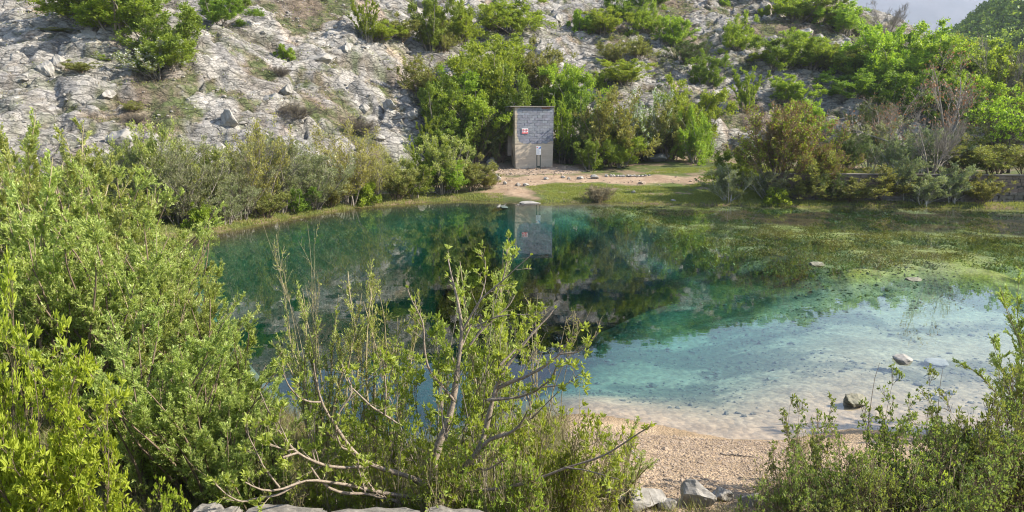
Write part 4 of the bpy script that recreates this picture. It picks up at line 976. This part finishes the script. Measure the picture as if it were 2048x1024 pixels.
RIM = [(995,362,16,15,'pale rock beside the grey bushes'), (1035,372,14,7,'low stone'), (1052,372,14,7,'low mossy stone'), (1009,370,10,7,'small dark stone'), (1093,360,12,6,'small pale stone'), (1125,357,12,5,'flat stone'),(1137,359,9,5,'tiny flat stone'), (1161,359,16,8,'pale stone with mossy left side'), (1190,358,19,8,'broad grey stone')]
for k, (a, b, c, d, l) in enumerate(RIM): stone(a, b, c, d, f'{l}, {ORD[k]} from the left along the dirt path', 'stones scattered along the dirt path')
for k in range(13): stone(1214+k*7.0+rs.uniform(-1, 1), 355-k*.25+rs.uniform(-.5, .5), 8.5, 6-(.2*k), f'stone of the short kerb row on the path, {ORD[k]} from the left', 'kerb row of stones on the path')
stone(1268, 385, 12, 6, 'pale stone lying alone in the grass by the pool')
stone(1347, 402, 12, 4, 'flat white stone at the water edge right of centre')
stone(1003, 409, 26, 8, 'white-topped rock at the far water edge below the path')
stone(1060, 406, 46, 5, 'long flat pale rock along the far water edge')
MW = stone_mesh('wet_rock', 301, 4, .4, M_stone_w, 12)
stone(1708, 806, 62, 26, 'dark mossy rock standing out of the shallow water', me=MW, z=-.05, rz=.1)
stone(1808, 722, 46, 18, 'pale topped rock with dark sides in the shallow water', z=-.05)
stone(1880, 708, 60, 8, 'flat pale slab lying under the shallow water', z=-.2, mat=0, me=SM[2])
stone(1885, 757, 74, 8, 'long sunken dark slab under the shallow water near the bushes', z=-.24, me=MW)
stone(1548, 722, 34, 6, 'dark sunken stone in the turquoise shallows', me=MW, z=-.42)
stone(1825, 500+60, 44, 7, 'dark rock just awash before the weed beds', me=MW, z=-.02)
stone(1632, 527, 40, 10, 'dark round weed-covered rock at the edge of the weed', me=MW, z=-.1)
# foreground boulders
FG = [(1385,1022,96,56,'large pale boulder'), (1442,1008,54,26,'smaller grey boulder'), (1503,1022,60,30,'flat pale boulder beside the brambles'), (1290,1016,90,40,'broken pale boulder'), (1236,1010,64,36,'pale boulder half under twigs'), (1335,1026,50,22,'pale stone')]
for k, (a, b, c, d, l) in enumerate(FG): stone(a, b, c, d, f'{l}, {ORD[k]} of the boulders at the bottom edge' if k > 3 else f'{l} at the bottom edge by the gravel', 'boulders at the bottom edge', name='boulder', cat='boulder', me=stone_mesh('boulder_shape', 400+k, 4, .3, M_stone, 11))
def slab_mesh(name, seed, mat=M_stone, amp=.16):
    import bmesh
    bm = bmesh.new(); bmesh.ops.create_cube(bm, size=1); bmesh.ops.bevel(bm, geom=bm.edges[:], offset=.05, segments=2, affect='EDGES'); bmesh.ops.triangulate(bm, faces=bm.faces[:])
    bmesh.ops.subdivide_edges(bm, edges=bm.edges[:], cuts=5, use_grid_fill=True); bmesh.ops.triangulate(bm, faces=bm.faces[:])
    V_ = np.array([v.co[:] for v in bm.verts]); F_ = np.array([[v.index for v in f.verts] for f in bm.faces]); bm.free()
    q = fbm(V_[:, 0]*4+V_[:, 2]+9, V_[:, 1]*1.5-V_[:, 2]*2+9, 1.0, seed, 4)-.5; q2 = fbm(V_[:, 0]*9+V_[:, 1]*3+9, V_[:, 2]*3+V_[:, 1]*4+9, 1.0, seed+3, 3)-.5
    V_ = V_+np.stack([q2*amp*.35, q*amp*1.2, q*amp*1.6+q2*amp*.8], 1)
    return npmesh(name, V_, F_, [mat], smooth=False)
def drift():
    rng = np.random.default_rng(4)
    for (a, b, c, d, l) in ((1440, 912, 1512, 916, 'thin dark stick lying on the gravel left of the brambles'), (1258, 905, 1290, 938, 'short pale stick on the gravel beside the light bushes')):
        A, B_ = on_ground(a, b), on_ground(c, d); t = np.linspace(0, 1, 10)[:, None]; P = A*(1-t)+B_*t; P[:, 2] = ground_z(P[:, 0], P[:, 1])+.012; P += rng.normal(size=P.shape)*.006
        V_, F_ = tubes(P[None]-A, np.linspace(.011, .004, 10)[None], 6); tag(link('stick', npmesh('stick', V_, F_, [B['dark' if a > 1400 else 'pale']], smooth=True), loc=A), l, 'stick')
drift()
# low stone wall under the viewpoint
M_cop = m_plain('weathered_coping', (.09, .08, .07), (.27, .245, .21), 7, .95, .9)
def coping():
    e = tag(empty('stone_parapet', (at_dist(700, 1015, 6.3)[0], 6.3, .6)), 'low wall of rough pale coping slabs along the bottom of the picture', 'wall')
    xs_ = [375, 462, 640, 840, 1010]; y = 6.25
    for k in range(len(xs_)-1):
        a_ = at_dist(xs_[k], 1010, y); b_ = at_dist(xs_[k+1], 1010, y); zt = at_dist(700, (1008 if k == 0 else 1021), 6.45)[2]
        me = slab_mesh('coping_slab', 500+k, M_cop, .30); o = link('coping_slab', me, e)
        o.scale = (b_[0]-a_[0]-.012, .5, .20); o.location = Vector(((a_[0]+b_[0])/2, y, zt-.12))-e.location
    V_, F_ = boxVF(-1.5, 1.35, -.22, .2, -1.2, at_dist(700, 1021, 6.45)[2]-.18-.6); link('wall_core', npmesh('parapet_core', V_, F_, [M_wallstone]), e)
coping()
# hillside boulders
HM_ = [stone_mesh('crag_shape', 700+i, 4, .5, M_stone, 16) for i in range(6)]
HB = [(170,108,70,55,'large grey block on the upper left'), (120,150,40,30,'grey block'), (90,168,40,36,'dark cleft block'), (215,205,36,24,'pale block'), (245,300,60,50,'big rounded pale rock low on the scree'), (640,118,60,30,'overhanging ledge block'), (690,112,44,34,'square ledge block'), (545,210,46,34,'pale squared block on the left slope'), (575,208,30,26,'squared block'),
 (460,262,40,40,'bulging pale rock'), (440,300,40,36,'pale boulder above the willows'), (470,325,34,30,'lowest pale boulder above the willows'), (730,225,30,20,'pale block right of the leafless bush'), (780,245,34,24,'pale stone'), (825,255,40,30,'stepped block by the thicket'), (760,285,26,18,'pale stone near the bushes'), (1112,50,34,24,'pale crag at the top'), (840,10,40,26,'crag at the top'),
 (1608,82,34,28,'jagged pale crag under the skyline'), (1640,86,26,18,'small crag under the skyline'), (1440,84,24,22,'pale crag beside the round shrub'), (1700,250,40,24,'pale outcrop above the wall'), (1660,265,36,24,'low pale outcrop'), (1450,235,30,26,'outcrop on the slope track'), (1275,20,18,12,'small pale stone high on the slope'), (980,330,26,26,'grey rock at the foot of the thicket'), (1312,322,56,24,'rubble-grey rock at the grass edge')]
for k, (a, b, c, d, l) in enumerate(HB): stone(a, b, c, d, f'{l}, {ORD[k % 16]} ' if False else l+{True: ' on the limestone slope', False: ''}['slope' not in l], 'boulders on the limestone slope', name='boulder', cat='boulder', me=rs.choice(HM_), lift=.12)

# ------------------------------------------------------------------ RETAINING WALL
def retaining_wall():
    rng = np.random.default_rng(12); x0, x1 = 15.6, 38.0
    e = tag(empty('stone_wall', (x0, wall_y(x0), .1)), 'dark retaining wall, squared blocks above rough stone, on the far right shore', 'wall')
    dx, dy = WALL_B[0]-WALL_A[0], WALL_B[1]-WALL_A[1]; L = (x1-x0)*sqrt(1+(dy/dx)**2); e.rotation_euler = (0, 0, math.atan2(dy, dx))
    parts, parts2 = [], []; z = -.15; r = 0
    while z < 1.62:
        lower = z < .55; h = rng.uniform(.16, .26) if lower else .19; x = -rng.uniform(0, .4)
        while x < L:
            l = rng.uniform(.2, .55) if lower else rng.uniform(.36, .44)
            V_, F_ = boxVF(x+.012, x+l-.012, rng.uniform(-.05, .03)-(.10 if lower else 0), .3, z+.01, z+h-.01); V_ = V_+rng.normal(size=V_.shape)*(.018 if lower else .005)
            (parts if lower else parts2).append((V_, F_)); x += l
        z += h; r += 1
    V_, F_ = joinVF(parts); link('rough_stone_base', npmesh('wall_base', V_, F_, [M_wallstone]), e)
    V_, F_ = joinVF(parts2); link('block_courses', npmesh('wall_courses', V_, F_, [m_plain('brown_block', (.13, .095, .07), (.23, .17, .125), 3, .95, .5)]), e)
    V_, F_ = boxVF(0, L, .03, .28, -.3, z-.02); link('mortar_core', npmesh('wall_core', V_, F_, [m_plain('dark_mortar', (.05, .045, .04), (.09, .08, .07), 5, .95, .3)]), e)
    V_, F_ = boxVF(-.1, L, -.06, .42, z, z+.07); link('coping', bevelmesh(npmesh('wall_coping', V_, F_, [M_wallstone]), .01), e)
retaining_wall()

# ------------------------------------------------------------------ GROUND COVER (uncountable)
def blades(n, xr, yr, h, wd, mat, name, label, keep, seed, lean=.5, per=7, rad=.12):
    rng = np.random.default_rng(seed); out = 0; X_, Y_ = [], []
    while out < n:
        x = rng.uniform(*xr, n*2); y = rng.uniform(*yr, n*2); k = keep(x, y, rng); x, y = x[k], y[k]; X_.append(x); Y_.append(y); out += len(x)
        if len(X_) > 30: break
    x = np.concatenate(X_)[:n]; y = np.concatenate(Y_)[:n]; z = ground_z(x, y); n = len(x)
    c = np.stack([x, y, z-.02], 1); c = np.repeat(c, per, 0); tn = np.repeat(rng.uniform(0, 1, n), per)
    sz = np.repeat(rng.uniform(.5, 1.3, n), per); off = rng.normal(size=(len(c), 2))*rad*sz[:, None]; c[:, :2] += off
    hh = (h*sz*rng.uniform(.5, 1.1, len(c)))[:, None]; d = np.concatenate([off/rad*lean*.4+rng.normal(size=off.shape)*lean*.35, np.ones((len(c), 1))], 1); d = nrm(d)
    sd_ = rperp(d, rng)*wd*rng.uniform(.6, 1.3, len(c))[:, None]
    V_ = np.stack([c-sd_, c+sd_, c+d*hh], 1).reshape(-1, 3)
    me = npmesh(name, V_, np.arange(len(c)*3).reshape(-1, 3), [mat], {'tint': ('FLOAT', np.repeat(np.clip(tn*.7+rng.uniform(0, .3, len(c)), 0, 1), 3))})
    return tag(link(name, me), label, name.replace('_', ' '), kind='stuff')
def k_hill(x, y, rng):
    return (gat(HM, x, y) > .4) & (rng.random(len(x)) < gat(SOIL, x, y)**1.5*.9+.02)
blades(15000, (-50, 62), (38, 112), .20, .022, G['straw'], 'dry_grass', 'dry grass tufts between the hillside rocks', k_hill, 1, .9, 7, .18)
blades(9000, (-50, 62), (38, 112), .16, .03, G['olive'], 'herbs', 'low green herbs in the rock hollows', k_hill, 2, 1.0, 7, .2)
def k_shore(x, y, rng):
    return (sdp(x, y, GRASSP) < .3) & (sdp(x, y, PATHP) > .1) & (sdp(x, y, SHORE) > .05) & (fbm(x, y, 1.1, 101)+rng.random(len(x))*.2 > .5)
blades(26000, (-2, 27), (40, 56), .10, .012, G['olive'], 'shore_grass', 'short green grass on the far shore', k_shore, 3, .8, 6, .08)
def k_bank(x, y, rng):
    s = sdp(x, y, SHORE); return (s > .0) & (s < 2.4) & (y > 24) & ~((x > -.6) & (x < 8.5) & (y < 50) & (sdp(x, y, PATHP) < 1))
blades(10000, (-22, 30), (24, 46), .15, .014, G['olive'], 'bank_grass', 'rough grass along the far water edge', k_bank, 4, .6, 6, .10)
def k_near(x, y, rng):
    return (sdp(x, y, SHORE) > -.05) & (sdp(x, y, BEACHP) > .2) & ((x < .8) | (y < 7.9+.7*rng.random(len(x))))
BEACHP = [tuple(at_z(a, b, .25)[:2]) for a, b in [(1170,800),(1560,830),(1540,880),(1480,960),(1500,1040),(1280,1040),(1300,900),(1150,860)]]
blades(11000, (-9, 9), (5.2, 13), .20, .005, G['olive'], 'undergrowth', 'tangled green undergrowth beneath the foreground shrubs', k_near, 5, .9, 7, .10)
blades(9000, (-9, 9), (5.2, 12), .30, .004, G['straw'], 'dead_stalks', 'dead straw stalks beneath the foreground shrubs', k_near, 6, 1.3, 6, .12)
def k_weed(x, y, rng):
    return (sdp(x, y, WEED) < .2) & (sdp(x, y, SHORE) < -.3) & (fbm(x, y*.8, 1.7, 51, 5)+.16*rng.random(len(x)) > .52)
def bedz(x, y): return ground_z(x, y)
blades(6500, (2, 34), (24, 43), .12, .03, G['dark'], 'water_weed', 'dark strands of weed growing in the shallows', k_weed, 21, 1.6, 9, .22)
def k_weed2(x, y, rng):
    return (sdp(x, y, WEED) < .2) & (sdp(x, y, SHORE) < -.3) & (fbm(x, y, 1.1, 57, 4)+.2*rng.random(len(x)) > .60) & (sdp(x, y, DARKW) > .3)
blades(9000, (2, 34), (24, 43), .11, .03, G['weed'], 'yellow_weed', 'yellow-green weed mats just under the water', k_weed2, 22, 1.8, 9, .22)
def pebbles(n, xr, yr, keep, name, label, size, mat, seed, zfun=ground_z):
    import bmesh
    rng = np.random.default_rng(seed); bm = bmesh.new(); bmesh.ops.create_icosphere(bm, subdivisions=1, radius=1)
    V0 = np.array([v.co[:] for v in bm.verts]); F0 = np.array([[v.index for v in f.verts] for f in bm.faces]); bm.free()
    x = rng.uniform(*xr, n*6); y = rng.uniform(*yr, n*6); k = keep(x, y, rng); x = x[k][:n]; y = y[k][:n]; n = len(x)
    s = size*rng.lognormal(0, .5, n); sc3 = np.stack([s*rng.uniform(.7, 1.3, n), s*rng.uniform(.7, 1.3, n), s*rng.uniform(.35, .7, n)], 1)
    a = rng.uniform(0, pi, n); V_ = V0[None]*(1+rng.uniform(-.2, .2, (n, len(V0), 1)))*sc3[:, None]
    X2 = V_[..., 0]*np.cos(a)[:, None]-V_[..., 1]*np.sin(a)[:, None]; Y2 = V_[..., 0]*np.sin(a)[:, None]+V_[..., 1]*np.cos(a)[:, None]
    V_ = np.stack([X2+x[:, None], Y2+y[:, None], V_[..., 2]+zfun(x, y)[:, None]+s[:, None]*.15], -1).reshape(-1, 3)
    F_ = (F0[None]+np.arange(n)[:, None, None]*len(V0)).reshape(-1, 3)
    return tag(link(name, npmesh(name, V_, F_, [mat])), label, name.replace('_', ' '), kind='stuff')
M_peb = m_plain('beach_pebble', (.17, .12, .08), (.40, .31, .23), 9, .9, .3)
pebbles(16000, (.8, 5.5), (6.3, 10.2), lambda x, y, r: (sdp(x, y, SHORE) > -.3) & (sdp(x, y, BEACHP) < .4), 'beach_gravel', 'pinkish gravel of the little beach', (.0075), M_peb, 11)
M_lit = m_plain('sunken_litter', (.05, .05, .035), (.17, .16, .12), 2, .9, .3)
pebbles(4200, (.5, 15), (11, 25), lambda x, y, r: (sdp(x, y, SHORE) < -1.1) & (sdp(x, y, HOLE) > -2.5) & (fbm(x, y, 1.6, 141, 5)+.12*r.random(len(x)) > .52), 'sunken_pebbles', 'small stones lying on the shallow pool bed', .021, M_lit, 12)
pebbles(900, (-3, 14), (47, 58), lambda x, y, r: (sdp(x, y, RUBP) < .5) | ((sdp(x, y, PATHP) < .2) & (r.random(len(x)) < .12)), 'path_rubble', 'small rubble on the path and under the hut', .045, M_peb, 13)
pebbles(8000, (-48, 60), (39, 110), lambda x, y, r: (gat(HM, x, y) > .5) & (r.random(len(x)) < .25+.5*(fbm(x, y, 5, 171) > .52)), 'scree', 'loose limestone scree on the slope', .085, M_stone, 14)

# ------------------------------------------------------------------ FAR WOODED HILL, DISTANT MOUNTAIN, HAZE
def wooded_hill():
    x = np.arange(90, 420, 3.); y = np.arange(150, 420, 3.); X, Y = np.meshgrid(x, y)
    # ridge climbs to the right
    c = np.interp(X/Y, [.45, .52, .58, .62, .68, .72, .90, 1.2], [6, 20, 32, 40, 52, 60, 95, 120])
    Zh = -3+c*ss(150, 260, Y)*ss(420, 330, Y)+(fbm(X, Y, 40, 7)-.5)*6
    nyy, nxx = X.shape; id_ = np.arange(nyy*nxx).reshape(nyy, nxx); F_ = np.stack([id_[:-1, :-1], id_[:-1, 1:], id_[1:, 1:], id_[1:, :-1]], -1).reshape(-1, 4)
    Cc = np.tile([.09, .10, .05, 1.], (X.size, 1))
    tag(link('far_hill', npmesh('far_hill', np.stack([X, Y, Zh], -1).reshape(-1, 3), F_, [M_ground], {'Col': ('FLOAT_COLOR', Cc)}, True)), 'low wooded hill beyond the right wood', 'hill', kind='structure')
    rng = np.random.default_rng(8); n = 5200
    Yt = rng.uniform(160, 330, n*3); ut = rng.uniform(.52, .92, n*3); Xt = Yt*ut
    k = (Xt < 400)&(Xt > 95); Xt, Yt = Xt[k][:n], Yt[k][:n]; n = len(Xt)
    i = ((Xt-90)/3).astype(int); j = ((Yt-150)/3).astype(int); Zt = Zh[np.clip(j, 0, nyy-1), np.clip(i, 0, nxx-1)]
    per = 60; r = rng.uniform(1.6, 3.4, n); d = nrm(rng.normal(size=(n, per, 3))); d[..., 2] = np.abs(d[..., 2])
    c = np.stack([Xt, Yt, Zt+r*.3], 1)[:, None]+d*r[:, None, None]*rng.uniform(.75, 1.1, (n, per, 1))*np.array([1, 1, 1.15]); c = c.reshape(-1, 3)
    dd = nrm(rng.normal(size=c.shape)); s1 = rperp(dd, rng); s = rng.uniform(.35, .75, len(c))[:, None]
    V_ = np.stack([c-dd*s, c+s1*s*.6, c+dd*s, c-s1*s*.6], 1).reshape(-1, 3)
    tn = np.repeat(np.clip(np.repeat(rng.uniform(0, 1, n), per), 0, 1), 4)
    tag(link('far_woodland', npmesh('far_woodland', V_, np.arange(len(V_)).reshape(-1, 4), [G['mid']], {'tint': ('FLOAT', tn)})), 'green woodland covering the low far hill', 'woodland', kind='stuff')
wooded_hill()
def mountain():
    x = np.linspace(200, 4200, 150); y = np.linspace(1500, 4200, 90); X, Y = np.meshgrid(x, y)
    Zm = -5+ss(1700, 3900, Y)*(820+60*(fbm(X, Y, 900, 19, 5)-.5))+(fbm(X, Y, 260, 20, 5)-.5)*40*ss(1600, 2400, Y)
    nyy, nxx = X.shape; id_ = np.arange(nyy*nxx).reshape(nyy, nxx); F_ = np.stack([id_[:-1, :-1], id_[:-1, 1:], id_[1:, 1:], id_[1:, :-1]], -1).reshape(-1, 4)
    q = fbm(X, Y, 90, 22, 5)[..., None]; Cc = c3(.035, .045, .05)*(1-ss(.45, .6, q))+c3(.06, .065, .07)*ss(.45, .6, q); Cc = np.concatenate([Cc.reshape(-1, 3), np.ones((X.size, 1))], 1)
    tag(link('mountain', npmesh('mountain', np.stack([X, Y, Zm], -1).reshape(-1, 3), F_, [m_earth('mountain_slope', .03, .1, 2, amp=(.75, 1.2))], {'Col': ('FLOAT_COLOR', Cc)}, True)), 'hazy mountain far beyond the wood', 'mountain', kind='structure')
mountain()
HAZE = True
if HAZE:
    m, nt, o = newmat('pale_air')
    v = N(nt, 'ShaderNodeVolumePrincipled'); v.inputs['Color'].default_value = (.74, .81, 1, 1); v.inputs['Density'].default_value = .0002; v.inputs['Anisotropy'].default_value = .2
    nt.links.new(v.outputs[0], o.inputs['Volume'])
    V_, F_ = boxVF(-900, 5200, -300, 4400, -12, 900)
    tag(link('haze', npmesh('haze', V_, F_, [m])), 'pale spring haze in the air', 'haze', kind='stuff')
